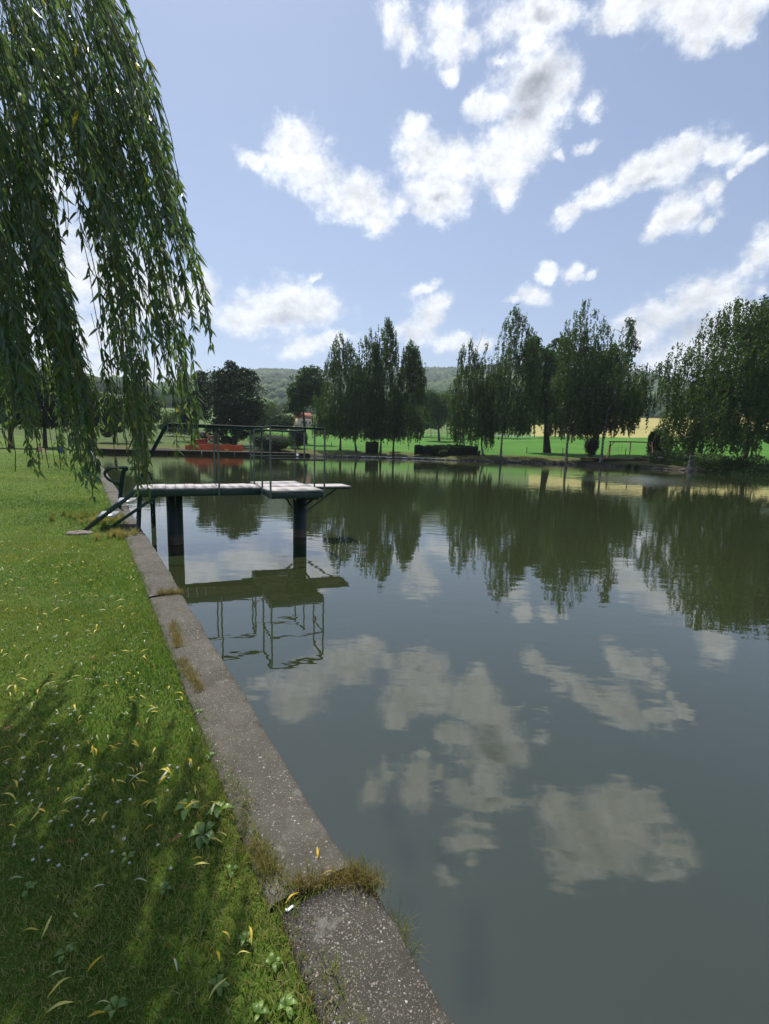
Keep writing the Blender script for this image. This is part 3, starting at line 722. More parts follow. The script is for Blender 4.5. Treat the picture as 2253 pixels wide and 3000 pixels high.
# ------------------------------------------------------------------ diving platform
PA = math.radians(24.5); PU = np.array([math.cos(PA), math.sin(PA)]); PV = np.array([-PU[1], PU[0]])
PO = np.array([-4.24, 7.80]); DZ = .70
dp = empty('diving_platform', (PO[0], PO[1], 0), PA)
tag(dp, 'dark green steel diving platform with railings and pale deck on two posts in the pond', 'platform')
def frame_beam(b, u0, u1, v0, v1, z, h, t=.05):
    b.box(((u0 + u1) / 2, v0 + t / 2, z), (u1 - u0, t, h)); b.box(((u0 + u1) / 2, v1 - t / 2, z), (u1 - u0, t, h))
    b.box((u0 + t / 2, (v0 + v1) / 2, z), (t, v1 - v0 - 2 * t, h - .004)); b.box((u1 - t / 2, (v0 + v1) / 2, z), (t, v1 - v0 - 2 * t, h - .004))
def boards(u0, u1, v0, v1, n, z, along='u', gap=.006):
    b = MB()
    for i in range(n):
        a = u0 + (u1 - u0) * i / n; c = u0 + (u1 - u0) * (i + 1) / n - gap
        b.box(((a + c) / 2, (v0 + v1) / 2, z + .003 * ((i * 7) % 3)), (c - a, v1 - v0, .028))
    return b
VN, VF = -.04, .86
b = MB(); frame_beam(b, 0, 2.1, VN, VF, DZ - .085, .11); bevel(b.obj('walkway_frame', M['steel_green'], dp), .008)
boards(.0, 2.10, VN + .005, VF - .005, 13, DZ - .014).obj('walkway_deck', M['deck'], dp)
b = MB(); frame_beam(b, 2.12, 3.12, -.75, 1.43, DZ - .085, .10, .055); bevel(b.obj('head_frame', M['steel_green'], dp), .008)
b = boards(2.12, 3.10, -.74, .01, 3, DZ - .012); 
for q in (boards(2.12, 3.10, .03, .80, 3, DZ - .012), boards(2.12, 3.10, .82, 1.42, 3, DZ - .012)):
    b.v += [x for x in q.v]; b.f += [f + b.n for f in q.f]; b.t += q.t; b.n += q.n
b.obj('head_deck', M['deck'], dp)
b = MB(); b.box((3.525, .41, DZ - .014), (.83, .60, .026)); bd = bevel(b.obj('diving_board', M['deck'], dp), .006); bd['label'] = 'short board projecting past the end over the water'
b = MB(); frame_beam(b, 3.13, 3.92, .13, .69, DZ - .046, .032, .04); b.obj('board_frame', M['steel_green'], dp)
for (u, v) in ((.62, .40), (2.95, .42)):
    b = MB(); b.lathe((u, v, 0), [(.0, -2.2), (.137, -2.2), (.137, DZ - .145), (.0, DZ - .145)], 28)
    b.obj('post', M['post'], dp, smooth=False)
b = MB(); b.box((2.86, .41, DZ - .175), (.1, 1.5, .06)); b.box((2.95, -.1, DZ - .20), (.42, .2, .07)); b.obj('cross_beam', M['steel_green'], dp)
def brace(pts, r=.02):
    b = MB(); b.tube(pts, r, 8); return b.obj('brace', M['steel_green'], dp)
brace([(3.0, .42, .10), (3.72, .42, DZ - .09)], .018); brace([(2.98, .34, .25), (3.06, -.4, DZ - .14)], .022); brace([(2.74, .34, .3), (2.5, -.3, DZ - .14)], .018); brace([(2.8, .5, .25), (2.7, 1.2, DZ - .14)], .018)
TOP = DZ + 1.10; MIDR = DZ + .55
def rail_post(u, v, zb=DZ - .13):
    b = MB(); b.tube([(u, v, zb), (u, v, TOP - .01)], .0165, 10); return b.obj('rail_post', M['steel_rail'], dp, smooth=True)
for u, v in ((1.36, VN - .018), (1.36, VF + .018), (2.12, VN - .018), (2.12, VF + .018), (2.14, -.768), (3.10, -.768), (3.138, .02), (2.14, 1.448), (3.10, 1.448), (3.138, .80)): rail_post(u, v)
def bend(pts, r=.05, n=5):
    P = [np.array(p, float) for p in pts]; o = [P[0]]
    for i in range(1, len(P) - 1):
        a, b, c = P[i - 1], P[i], P[i + 1]; da = (a - b) / np.linalg.norm(a - b); dc = (c - b) / np.linalg.norm(c - b)
        q = min(r, np.linalg.norm(a - b) * .45, np.linalg.norm(c - b) * .45)
        for t in np.linspace(0, 1, n): o.append((1 - t) ** 2 * (b + da * q) + 2 * t * (1 - t) * b + t * t * (b + dc * q))
    o.append(P[-1]); return o
for s_, tv, jv in ((VN - .018, -.768, .02), (VF + .018, 1.448, .80)):
    b = MB(); b.tube(bend([(.06, s_, DZ + .02), (.26, s_, DZ + .56), (.54, s_, TOP), (2.12, s_, TOP), (2.14, tv, TOP), (3.10, tv, TOP), (3.138, jv, TOP)], .09), .021, 10)
    b.obj('top_rail', M['steel_rail'], dp, smooth=True)
    b = MB(); b.tube(bend([(2.12, s_, MIDR), (2.14, tv, MIDR), (3.10, tv, MIDR), (3.138, jv, MIDR)], .02), .0155, 8)
    b.obj('middle_rail', M['steel_rail'], dp, smooth=True)
# stairs
st = empty('stairs', (0, 0, 0)); st.parent = dp
def bar(name, a, b_, w, h, mat, par):
    a, b_ = np.array(a, float), np.array(b_, float); d = b_ - a; L = np.linalg.norm(d); d /= L
    y = np.cross([0, 0, 1], d); y /= np.linalg.norm(y); z = np.cross(d, y)
    m = MB(); m.box((a + b_) / 2, (L, w, h), np.stack([d, y, z], 1)); return bevel(m.obj(name, mat, par), .004)
bar('stringer', (-.76, .72, .0), (.02, .72, DZ - .06), .03, .062, M['steel_green'], st)
bar('stringer', (-.76, .0, .0), (.02, .0, DZ - .06), .03, .062, M['steel_green'], st)
bar('stringer', (-.40, .0, .03), (.36, .0, DZ - .12), .03, .05, M['steel_green'], st)
for u, z in ((-.42, .235), (-.14, .47)):
    m = MB(); m.box((u, .36, z), (.27, .68, .012)); m.box((u - .13, .36, z - .02), (.012, .68, .04)); m.obj('tread', M['tread'], st)
for v, z0 in ((.02, -.9), (.70, -.9)):
    m = MB(); m.tube([(-.02, v, -.62), (.07, v, DZ - .09)], .02, 8); m.obj('leg', M['steel_green'], st)
for z in (-.02, .2):
    m = MB(); m.tube([(.0 + z * .1, .02, z), (.0 + z * .1, .70, z)], .011, 6); m.obj('rung', M['steel_green'], st)

# pool ladder beyond the platform
ly = 10.4; LB = np.array([wall_x(ly), ly]) - WN * .08; la = math.atan2(WN[1], WN[0])
pl = empty('pool_ladder', (LB[0], LB[1], 0), la); tag(pl, 'green tubular pool ladder with looped handles on the wall beyond the stairs', 'ladder')
for v in (-.24, .24):
    m = MB(); m.tube(bend([(-.10, v, .0), (-.02, v, .62), (.02, v, .88), (.50, v, .88), (.58, v, .4), (.58, v, -.9)], .12), .027, 10); m.obj('side_rail', M['steel_rail'], pl, smooth=True)
    m = MB(); m.tube(bend([(.12, v, .90), (-.26, v, .90), (-.36, v, .76), (-.28, v, .64), (-.05, v, .52)], .16, 7), .021, 10); m.obj('handle', M['steel_rail'], pl, smooth=True)
for z in (-.2, .08):
    m = MB(); m.tube([(.58, -.24, z), (.58, .24, z)], .014, 6); m.obj('rung', M['steel_rail'], pl)

# ------------------------------------------------------------------ the weeping willow over the lawn
wt = empty('willow_tree', (-6.6, 3.2, 0)); WB = np.array([-6.6, 3.2, 0])
tag(wt, 'weeping willow whose leafy hanging strands fill the upper left over the lawn', 'tree')
m = MB(); m.tube([(0, 0, -.3), (.05, .05, .6), (.2, .15, 2.2), (.5, .4, 3.8), (.7, .7, 5.4)], [.62, .5, .42, .36, .26], 14); m.obj('trunk', M['willow_bark'], wt, smooth=True)
LIMBS = [[(.5, .4, 3.8), (1.4, .9, 5.8), (2.6, 1.8, 7.6), (3.5, 2.6, 8.6)], [(.7, .7, 5.4), (1.0, 1.5, 7.2), (1.2, 2.2, 8.6)],
         [(.6, .5, 4.6), (1.6, -.6, 6.6), (2.6, -1.4, 8.0)], [(.5, .4, 4.2), (-1.4, .6, 6.4), (-3.4, 1.2, 7.6)], [(.5, .4, 4.4), (-.6, -2, 6.8), (-1.0, -4, 7.8)], [(.7, .7, 5.4), (.9, 1.2, 8.0), (1.0, 1.4, 10.5)], [(.5, .4, 3.6), (2.0, 1.1, 4.9), (3.4, 1.2, 5.7), (4.4, 1.0, 5.6)]]
def curve(pts, n=12):
    P = np.array(pts, float); t = np.linspace(0, len(P) - 1, n); o = []
    for q in t:
        i = min(int(q), len(P) - 2); f = q - i
        p0 = P[max(i - 1, 0)]; p1 = P[i]; p2 = P[i + 1]; p3 = P[min(i + 2, len(P) - 1)]
        o.append(.5 * ((2 * p1) + (-p0 + p2) * f + (2 * p0 - 5 * p1 + 4 * p2 - p3) * f ** 2 + (-p0 + 3 * p1 - 3 * p2 + p3) * f ** 3))
    return np.array(o)
for L in LIMBS:
    m = MB(); m.tube(curve(L), np.linspace(.11, .006, 12), 9); m.obj('limb', M['willow_bark'], wt, smooth=True)
fol = MB(); tw = MB()
def strand_leaves(P, step, ll, lw, tbase=0.0, twig_r=.0022):
    """leaves along a hanging strand P (world), pointing down and outward"""
    seg = np.linalg.norm(np.diff(P, axis=0), axis=1); s = np.concatenate([[0], np.cumsum(seg)]); Lt = s[-1]
    n = max(3, int(Lt / step)); d = np.sort(rng.uniform(0.0, Lt, n)); d = d[np.sin(d * rng.uniform(5, 9) + rng.uniform(0, 6.28)) > rng.uniform(-.95, -.3)]; n = len(d)
    C = np.stack([np.interp(d, s, P[:, i]) for i in range(3)], 1)
    e = np.minimum(d + .03, Lt); T = np.stack([np.interp(e, s, P[:, i]) for i in range(3)], 1) - C + np.array([0, 0, -1e-4])
    T /= np.linalg.norm(T, axis=1)[:, None]
    az = np.arange(n) * 2.4 + rng.normal(0, .5, n)
    o = np.stack([np.cos(az), np.sin(az), 0 * az], 1)
    a = T * rng.uniform(.4, 1.2, n)[:, None] + o * rng.uniform(.15, 1.0, n)[:, None] + np.array([.14, -.05, -.2]); a /= np.linalg.norm(a, axis=1)[:, None]
    L = ll * rng.uniform(.6, 1.15, n) * (1 - .35 * (d / Lt) ** 3); W = lw * rng.uniform(.75, 1.2, n)
    r_ = rng.normal(size=(n, 3)); sd_ = np.cross(a, r_); sd_ /= np.linalg.norm(sd_, axis=1)[:, None]
    nm = np.cross(sd_, a)
    q = lambda f, w, bnd: C + a * (L * f)[:, None] + nm * (L * bnd)[:, None] + sd_ * (W * w)[:, None]
    dn = np.array([0, 0, -1.0]) * (L * .06)[:, None]
    V = np.stack([q(0, 0, 0), q(.3, .5, .03), q(.3, -.5, .03), q(.65, .42, .02) + dn, q(.65, -.42, .02) + dn, q(1, 0, -.05) + dn * 2.2], 1).reshape(-1, 3)
    k = np.arange(n)[:, None] * 6
    tint = np.clip(.45 + tbase + rng.normal(0, .2, n), 0, .93); tint = np.where(rng.uniform(0, 1, n) < .012, 1.0, tint)
    fol.add(V - WB, [k + np.array([[0, 2, 1]]), k + np.array([[1, 2, 4, 3]]), k + np.array([[3, 4, 5]])], np.repeat(tint, 6))
    if twig_r: tw.tube(P[::2] - WB if len(P) > 6 else P - WB, twig_r, 4, cap=False)
# strand courses measured over the photograph: (x, y) course, number, x spread, depth range
COURSE = [([(120, -160), (200, -40), (268, 60), (322, 210), (352, 300)], 9, 10, (2.3, 3.0), .02), ([(130, -120), (230, 20), (300, 190), (345, 330), (372, 440)], 16, 16, (2.3, 3.2), 0),
          ([(150, -100), (250, 100), (325, 300), (380, 450), (425, 580), (453, 750)], 14, 11, (2.3, 3.0), 0), ([(130, -120), (235, 80), (300, 290), (350, 450), (392, 620), (415, 720)], 26, 22, (2.3, 3.6), 0),
          ([(100, -120), (190, 120), (260, 340), (320, 560), (362, 780), (385, 955)], 34, 20, (2.4, 3.6), .05), ([(330, 560), (368, 720), (390, 850), (400, 960)], 14, 18, (2.5, 3.2), .16),
          ([(60, -120), (140, 120), (200, 330), (250, 560), (275, 800), (296, 1055)], 46, 22, (2.3, 3.8), 0), ([(245, 560), (280, 760), (298, 900), (312, 1062)], 30, 24, (2.5, 3.4), .14),
          ([(40, -120), (100, 120), (170, 300), (225, 480), (245, 660)], 46, 26, (2.6, 4.4), -.05), ([(100, -120), (160, 60), (215, 220), (262, 380), (300, 560)], 40, 30, (2.6, 4.2), -.05),
          ([(-60, -120), (0, 140), (50, 380), (110, 640), (165, 860), (200, 1070)], 60, 24, (2.4, 3.8), -.03), ([(-20, -120), (30, 140), (70, 380), (100, 640), (130, 840), (150, 1000)], 52, 30, (2.6, 4.4), -.06),
          ([(-120, -120), (-60, 140), (-10, 380), (30, 640), (62, 860), (88, 1030)], 54, 28, (2.4, 4.0), 0), ([(-190, -120), (-120, 140), (-70, 380), (-20, 640), (10, 860), (25, 985)], 52, 30, (2.4, 4.2), 0),
          ([(-260, -120), (-200, 200), (-140, 500), (-90, 800), (-70, 1000)], 40, 40, (2.4, 4.4), 0), ([(-20, -140), (20, 60), (60, 220), (95, 380), (120, 520)], 36, 40, (2.4, 4.4), 0), ([(20, 300), (70, 520), (120, 700), (170, 880), (185, 980)], 36, 28, (3.0, 4.6), -.1),
          ([(-30, -140), (60, 0), (120, 120), (170, 250)], 30, 60, (2.4, 4.4), .03)]
for pts, n, spread, (d0, d1), tb in COURSE:
    cv = curve([(x, y, 0) for x, y in pts], 30)
    for k in range(n):
        if k > 3 and rng.uniform() < .38: continue
        a = rng.uniform(0, .72) ** 1.3 if k > 1 else 0; e = rng.uniform(max(a + .22, .62), 1.0) if k > 1 else 1.0
        i0, i1 = int(a * 29), max(int(e * 29), int(a * 29) + 6); i1 = min(i1, 29)
        if i1 - i0 < 4: continue
        dep = rng.uniform(d0, d1); jx = rng.normal(0, spread); jy = rng.normal(0, 18)
        t = np.linspace(0, 1, i1 - i0 + 1)
        sway = np.cumsum(rng.normal(0, 1.6, len(t)))
        P = np.array([at_dist(x + jx * (1.15 - .5 * q) + s_, y + jy, dep) for (x, y, _), q, s_ in zip(cv[i0:i1 + 1], t, sway)])
        strand_leaves(P, .0168, .079, .0128, tb + rng.normal(0, .09))
# the part of the crown above and beside the frame
for L in LIMBS:
    cv = curve(L, 14) + WB
    for i in range(3, 14):
        for k in range(6):
            p0 = cv[i] + rng.normal(0, .75, 3) * np.array([1, 1, .5])
            el_top = math.atan2(p0[2] - EYE, max(.1, math.hypot(p0[0], p0[1])))
            ln = rng.uniform(.8, 2.6)
            if p0[1] > 0:
                azp = math.degrees(math.atan2(p0[0], p0[1])); lim = 0.88 if azp > -31 else .72
                zmin = EYE + lim * math.hypot(p0[0], p0[1]) * (1 if azp > -42 else .2)
                if p0[2] < zmin + .4: continue
                ln = min(ln, p0[2] - zmin)
            if p0[2] - ln < 1.6: ln = p0[2] - 1.6
            if ln < .3: continue
            t = np.linspace(0, 1, 6)[:, None]
            P = p0 + t * np.array([.25, .05, -ln]) + np.array([.12, 0, 0]) * np.sin(t * 3)
            strand_leaves(P, .034, .13, .022, -.1, None)
m = MB(); q = [at_dist(60, 120, 3.4), at_dist(150, 222, 3.3), at_dist(205, 290, 3.2), at_dist(262, 372, 3.1)]
m.tube(np.array(q) - WB, [.02, .014, .011, .006], 7); m.obj('branch', M['willow_bark'], wt, smooth=True)
fol.obj('foliage', M['willow'], wt); tw.obj('twigs', M['twig'], wt)

# ------------------------------------------------------------------ trees across the pond
def rhombs(b, C, A, L, W, tint):
    n = len(C); r_ = rng.normal(size=(n, 3)); s_ = np.cross(A, r_); s_ /= np.linalg.norm(s_, axis=1)[:, None] + 1e-9
    L = np.broadcast_to(L, (n,))[:, None]; W = np.broadcast_to(W, (n,))[:, None]
    V = np.stack([C - A * L / 2, C + s_ * W / 2, C + A * L / 2, C - s_ * W / 2], 1).reshape(-1, 3)
    k = np.arange(n)[:, None] * 4; b.add(V, k + np.array([[0, 1, 2, 3]]), np.repeat(tint, 4))
def unit(v): return v / (np.linalg.norm(v, axis=-1, keepdims=True) + 1e-9)
GROUP_FAR = 'trees along the far bank of the pond'
def base_at(x, dist, dz=-.1):
    p = at_dist(x, 972, dist); return np.array([p[0], p[1], ground_z(p[0], p[1]) + dz])
def birch(label, x, dist, prof, tips, n=16000, lean=0.0, bark='birch_bark', name='birch_tree', mat='birch', tr=.16, group=GROUP_FAR, lacy=1.0, hang=1.0, bare=0.0):
    """weeping tree. prof = crown half-profile measured over the photograph as (Y, left X, right X), tips = lowest strands"""
    dx = lambda X: (762 + .8977 * X) / K; dy = lambda Y: (850 + .8977 * Y) / K
    B = base_at(x, dist); m2 = dist / 1004.0
    ph = np.array([world_h(dx((a + b) / 2), dy(y), dist) - B[2] for y, a, b in prof])[::-1]
    pr = np.array([(b - a) / 2 * .8977 / K * m2 for y, a, b in prof])[::-1]
    pc = np.array([(dx((a + b) / 2) - x) * m2 for y, a, b in prof])[::-1]
    H = ph[-1]; zt = max(.5, world_h(x, dy(tips), dist) - B[2])
    azc = math.atan2(B[0], B[1]); ex = np.array([math.cos(azc), -math.sin(azc), 0]); ey = np.array([math.sin(azc), math.cos(azc), 0])
    root = empty(name, B); tag(root, label, 'tree', group)
    hh = np.linspace(0, H * .985, 14); w_ = rng.normal(0, .07, 14).cumsum() * .5
    cx = np.interp(hh, ph, pc) * sstep(.12, .75, hh / H) + lean * (1 - np.exp(-hh / 1.1)) * (1 - sstep(.1, .6, hh / H)) + (w_ - w_[0]) * (1 - hh / H)
    tp = cx[:, None] * ex + hh[:, None] * np.array([0, 0, 1.0])
    m = MB(); m.tube(np.concatenate([[tp[0] + (0, 0, -.4)], tp]), np.concatenate([[tr * 1.8], np.interp(hh / H, [0, .03, .3, 1], [tr * 1.6, tr, tr * .75, tr * .08])]), 9)
    m.obj('trunk', M[bark], root, smooth=True)
    ns = int(n / 19); limb = MB()
    # hanging strands start through the crown volume, more of them in the outer shell
    hg = np.linspace(ph[0], H, 60); wgt = np.interp(hg, ph, pr) ** 1.35 + .05; h = rng.choice(hg, ns * 2, p=wgt / wgt.sum()) + rng.uniform(-.2, .2, ns * 2)
    az = rng.uniform(0, 6.283, ns * 2); lob = (.88 if n > 30000 else 1.02) + .12 * np.sin(3 * az + h * .9) + .08 * np.sin(7 * az - h * 1.7)
    rr = np.interp(h, ph, pr) * lob * rng.uniform(0, 1, ns * 2) ** .42 * 1.02
    X = np.interp(h, ph, pc) + rr * np.cos(az); Y = rr * np.sin(az) * .95
    gap = noise2(X * 1.0 + Y * .45 + B[0], h * .42 + Y * .3, 1.25, 3); f = np.clip((h - ph[0]) / (H - ph[0]), 0, 1)
    keep = gap > (-1.45 + 1.55 * f ** 1.4) * lacy - (1 - lacy) * 1.2; keep &= ~((np.abs(X - np.interp(h, ph, pc) * .4) < .75) & (Y < .35) & (h < bare)); X, Y, h, rr, az, f = [q[keep][:ns] for q in (X, Y, h, rr, az, f)]
    L = hang * rng.uniform(.5, 1.5, len(X)) * (.35 + .085 * H * (1 - .6 * f)); L = np.minimum(L, np.maximum(.3, h - zt + rng.normal(0, .35, len(X))))
    C, A, T = [], [], []
    for k in range(len(X)):
        c0 = X[k] * ex + Y[k] * ey + np.array([0, 0, h[k]]); nn = int(8 + L[k] * 9); d = rng.uniform(0, 1, nn)[:, None] ** .9
        sw = rng.normal(0, .07, 2) * L[k]
        C.append(c0 + d * (sw[0] * ex + sw[1] * ey) - np.array([0, 0, L[k]]) * d + rng.normal(0, .10, (nn, 3)) * (1.15 - .6 * d)); A.append(unit(rng.normal(0, .5, (nn, 3)) + (0, 0, -1.0))); T.append(np.full(nn, rng.normal(.48, .2)))
    for k in rng.choice(len(X), min(70, len(X)), replace=False):
        z0 = max(zt + .8, h[k] - .45 * rr[k] - .3); p0 = np.array([np.interp(z0, tp[:, 2], tp[:, j]) for j in range(2)] + [z0]); p1 = X[k] * ex + Y[k] * ey + np.array([0, 0, h[k]])
        md = (p0 + p1) / 2 + np.array([0, 0, .18 * rr[k]]); limb.tube(curve([p0, md, p1], 6), np.linspace(.045, .012, 6), 4, cap=False)
    C, A, T = np.concatenate(C), np.concatenate(A), np.concatenate(T); b = MB(); sc = (dist / 80.0) ** .5
    rhombs(b, C, A, .33 * sc * rng.uniform(.65, 1.3, len(C)), .15 * sc, np.clip(T + rng.normal(0, .15, len(C)), 0, 1))
    b.obj('crown', M[mat], root); limb.obj('branches', M['bark'], root)
    return root
def broadleaf(label, lobes, dist, trunks, n=12000, mat='broad', bark='bark', tr=.25, leaf=.40, name='broadleaf_tree', group=GROUP_FAR, clump=None, cat='tree', fill=.55, limbs=True):
    """round-crowned tree: lobes (x, y, rx, ry) in display pixels at that distance; trunks = list of trunk base x"""
    m2 = dist / 1004.0; B = base_at(trunks[0], dist)
    root = empty(name, B); tag(root, label, cat, group)
    LC = []
    for (x, y, rx, ry) in lobes:
        p = at_dist(x, y, dist) - B; LC.append((p, rx * m2, ry * m2))
    vols = np.array([a[1] ** 2 * a[2] for a in LC]); vols = vols / vols.sum()
    ncl = int(sum(max(4, (a[1] * a[1] * a[2]) ** .667 * 2.6) for a in LC)) if clump is None else clump
    ncl = int(np.clip(ncl * 1.4, 12, 150)); b = MB(); tops = []
    for i in range(ncl):
        p, rx, rz = LC[rng.choice(len(LC), p=vols)]
        u = rng.normal(size=3); u /= np.linalg.norm(u); q = rng.uniform(fill, 1.0)
        c = p + u * q * np.array([rx, rx * .9, rz]) * .86
        r_ = min(rx, rz) * rng.uniform(.22, .40); nn = int(1.8 * n / ncl)
        v = unit(rng.normal(size=(nn, 3))); v[:, 2] = np.abs(v[:, 2]) * np.where(rng.uniform(0, 1, nn) < .72, 1, -1)
        C = c + v * r_ * rng.uniform(.55, 1.12, nn)[:, None] * np.array([1.15, 1.15, .8])
        A = unit(rng.normal(size=(nn, 3)) + np.array([0, 0, -.4]))
        sc = (dist / 80.0) ** .6
        rhombs(b, C, A, leaf * sc * rng.uniform(.6, 1.3, nn), leaf * .62 * sc, np.clip(rng.normal(.45, .2) + rng.normal(0, .16, nn), 0, 1)); tops.append(c)
    b.obj('crown', M[mat], root)
    tops = np.array(tops)
    for ti, tx in enumerate(trunks):
        p = at_dist(tx, 972, dist); gx = np.array([p[0] - B[0], p[1] - B[1], ground_z(p[0], p[1]) - .3 - B[2]])
        c = LC[0][0] if len(trunks) == 1 else LC[min(ti, len(LC) - 1)][0]
        fork = gx * .35 + c * .65; fork[2] = c[2] - LC[0][2] * .55 if c[2] - LC[0][2] * .55 > gx[2] + .5 else (gx[2] + c[2]) / 2
        end = c + np.array([0, 0, LC[0][2] * .5])
        m = MB(); m.tube(curve([gx, gx * .8 + fork * .2 + (0, 0, .3), fork, end], 9), np.linspace(tr * 1.25, tr * .25, 9), 9); m.obj('trunk', M[bark], root, smooth=True)
        if limbs:
            lm = MB()
            for k in rng.choice(len(tops), min(12, len(tops)), replace=False):
                s0 = fork * rng.uniform(.6, 1) + end * 0 + (1 - 1) * 0; s0 = fork + (end - fork) * rng.uniform(-.15, .5)
                lm.tube(curve([s0, (s0 + tops[k]) / 2 + (0, 0, -.3), tops[k]], 6), np.linspace(tr * .38, .02, 6), 5, cap=False)
            lm.obj('branches', M[bark], root)
    return root
D1 = 86
birch('dark weeping birch, leftmost trunk of the left birch clump', 735, 89, [(133, 252, 262), (165, 235, 290), (200, 225, 312), (250, 205, 322), (320, 184, 325), (400, 174, 325), (455, 182, 322)], 480, 22000, bark='bark', lacy=.8)
birch('weeping birch with leaning pale trunk beside the small hedge', 770, 86, [(108, 345, 360), (150, 320, 372), (200, 314, 382), (300, 290, 392), (400, 280, 392), (460, 285, 392)], 490, 15000, lean=-.25, bark='bark')
birch('tallest birch of the left clump with pointed top', 822, 86, [(72, 393, 400), (100, 380, 416), (135, 371, 434), (200, 364, 442), (300, 348, 452), (400, 342, 458), (460, 352, 455)], 485, 24000, bark='bark', lacy=.85)
birch('weeping birch above the low bench, right edge of the left clump', 850, 85, [(158, 475, 486), (190, 460, 506), (240, 445, 522), (300, 440, 530), (380, 428, 542), (450, 428, 542)], 500, 20000, bark='bark', lacy=.85)
birch('sparse topped birch with curved base beside the litter bin', 1045, 84, [(118, 680, 735), (150, 668, 742), (190, 642, 746), (240, 634, 752), (330, 612, 758), (420, 616, 762), (470, 632, 762)], 515, 19000, lean=-.5, lacy=1.15, bare=5)
birch('slim pointed birch with whitish trunk right of the bin', 1083, 82, [(46, 796, 812), (80, 783, 832), (130, 755, 866), (180, 752, 872), (250, 738, 884), (330, 716, 894), (410, 716, 884), (445, 730, 870)], 470, 24000, bare=5.5)
broadleaf('broad dark tree forking low into several stems between the birches', [(1180, 850, 52, 75), (1160, 780, 36, 50), (1200, 770, 36, 45), (1145, 880, 34, 48), (1215, 890, 34, 45)], 97, [1178, 1186], 13000, tr=.42)
birch('tall birch with long whitish trunk in the middle of the right clump', 1225, 80, [(20, 1012, 1026), (60, 985, 1050), (100, 965, 1088), (180, 958, 1112), (250, 948, 1114), (330, 943, 1112), (410, 943, 1095), (455, 950, 1080)], 480, 25000, tr=.18, bare=9.5)
broadleaf('broad dark tree behind the shrub in the right clump', [(1300, 855, 62, 78), (1330, 800, 42, 58), (1270, 800, 45, 60), (1335, 890, 34, 42), (1262, 900, 40, 40)], 92, [1276, 1282], 12000, tr=.3, mat='broad')
wb = birch('birch with bright white trunk and bare forked limb beside the swing', 1300, 79, [(96, 1140, 1170), (130, 1118, 1172), (170, 1100, 1186), (230, 1088, 1192), (270, 1078, 1226), (340, 1060, 1228), (400, 1058, 1218), (435, 1060, 1200)], 475, 18000, tr=.18, lacy=1.1, bare=14)
m = MB(); m.tube([(-.3, -.5, 7.6), (.1, -.5, 8.2), (.75, -.6, 8.8), (1.0, -.6, 9.5)], [.07, .06, .04, .015], 6); m.tube([(.1, -.5, 9.0), (-.3, -.6, 10.2), (-.5, -.6, 11.5)], [.06, .05, .02], 6); m.tube([(.5, -.6, 9.6), (.9, -.6, 10.6), (1.3, -.6, 11.4)], [.04, .03, .01], 6); m.obj('bare_limb', M['birch_bark'], wb, smooth=True)
birch('large drooping birch standing alone by the water at right', 1495, 67, [(36, 1462, 1480), (58, 1410, 1540), (110, 1374, 1566), (168, 1340, 1590), (184, 1302, 1594), (240, 1294, 1602), (320, 1308, 1606), (400, 1326, 1602), (460, 1338, 1584), (490, 1350, 1560)], 530, 40000, tr=.24, lacy=.8, hang=1.15)
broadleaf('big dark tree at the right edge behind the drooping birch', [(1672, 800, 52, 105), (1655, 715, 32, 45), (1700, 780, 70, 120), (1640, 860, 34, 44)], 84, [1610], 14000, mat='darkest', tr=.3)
broadleaf('dark round tree in the gap between the two birch clumps', [(945, 885, 34, 40), (930, 870, 26, 30), (965, 880, 26, 30)], 150, [948], 7000, mat='broad', tr=.4, leaf=.34)
broadleaf('open crowned tree with leaning dark trunk before the red roofed house', [(650, 850, 34, 42), (668, 815, 28, 26), (635, 885, 26, 28), (690, 850, 30, 45)], 108, [661], 6500, mat='broad', tr=.36, fill=.3)
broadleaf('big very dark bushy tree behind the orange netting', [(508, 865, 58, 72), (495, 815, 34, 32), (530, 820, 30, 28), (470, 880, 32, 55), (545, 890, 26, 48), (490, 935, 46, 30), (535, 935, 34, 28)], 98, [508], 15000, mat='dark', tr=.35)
broadleaf('thin crowned tree left of the big dark bushy tree', [(428, 870, 26, 50), (435, 820, 20, 25), (405, 900, 24, 36)], 106, [428], 5000, mat='dark', tr=.2, fill=.3)
broadleaf('sunlit yellow green tree in the distance beside the parked cars', [(585, 890, 22, 24), (600, 900, 18, 16)], 210, [585], 3500, mat='lime', leaf=.3, tr=.3, group='distant trees')
broadleaf('rounded green tree behind the pool ladder seen through the willow', [(312, 888, 34, 38), (330, 905, 20, 24), (296, 905, 22, 26)], 104, [312], 6000, mat='broad', tr=.3)
broadleaf('light green tree at the far left corner of the pond', [(250, 895, 26, 42), (235, 910, 24, 30)], 96, [248], 5000, mat='lime', tr=.25)
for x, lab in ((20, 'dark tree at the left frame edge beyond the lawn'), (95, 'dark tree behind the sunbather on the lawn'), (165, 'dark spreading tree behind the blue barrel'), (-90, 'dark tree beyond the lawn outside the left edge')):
    broadleaf(lab, [(x, 870, 52, 50), (x - 25, 890, 38, 34), (x + 30, 885, 36, 36)], 82, [x + 3], 7000, mat='dark', tr=.3, group='dark trees beyond the lawn')
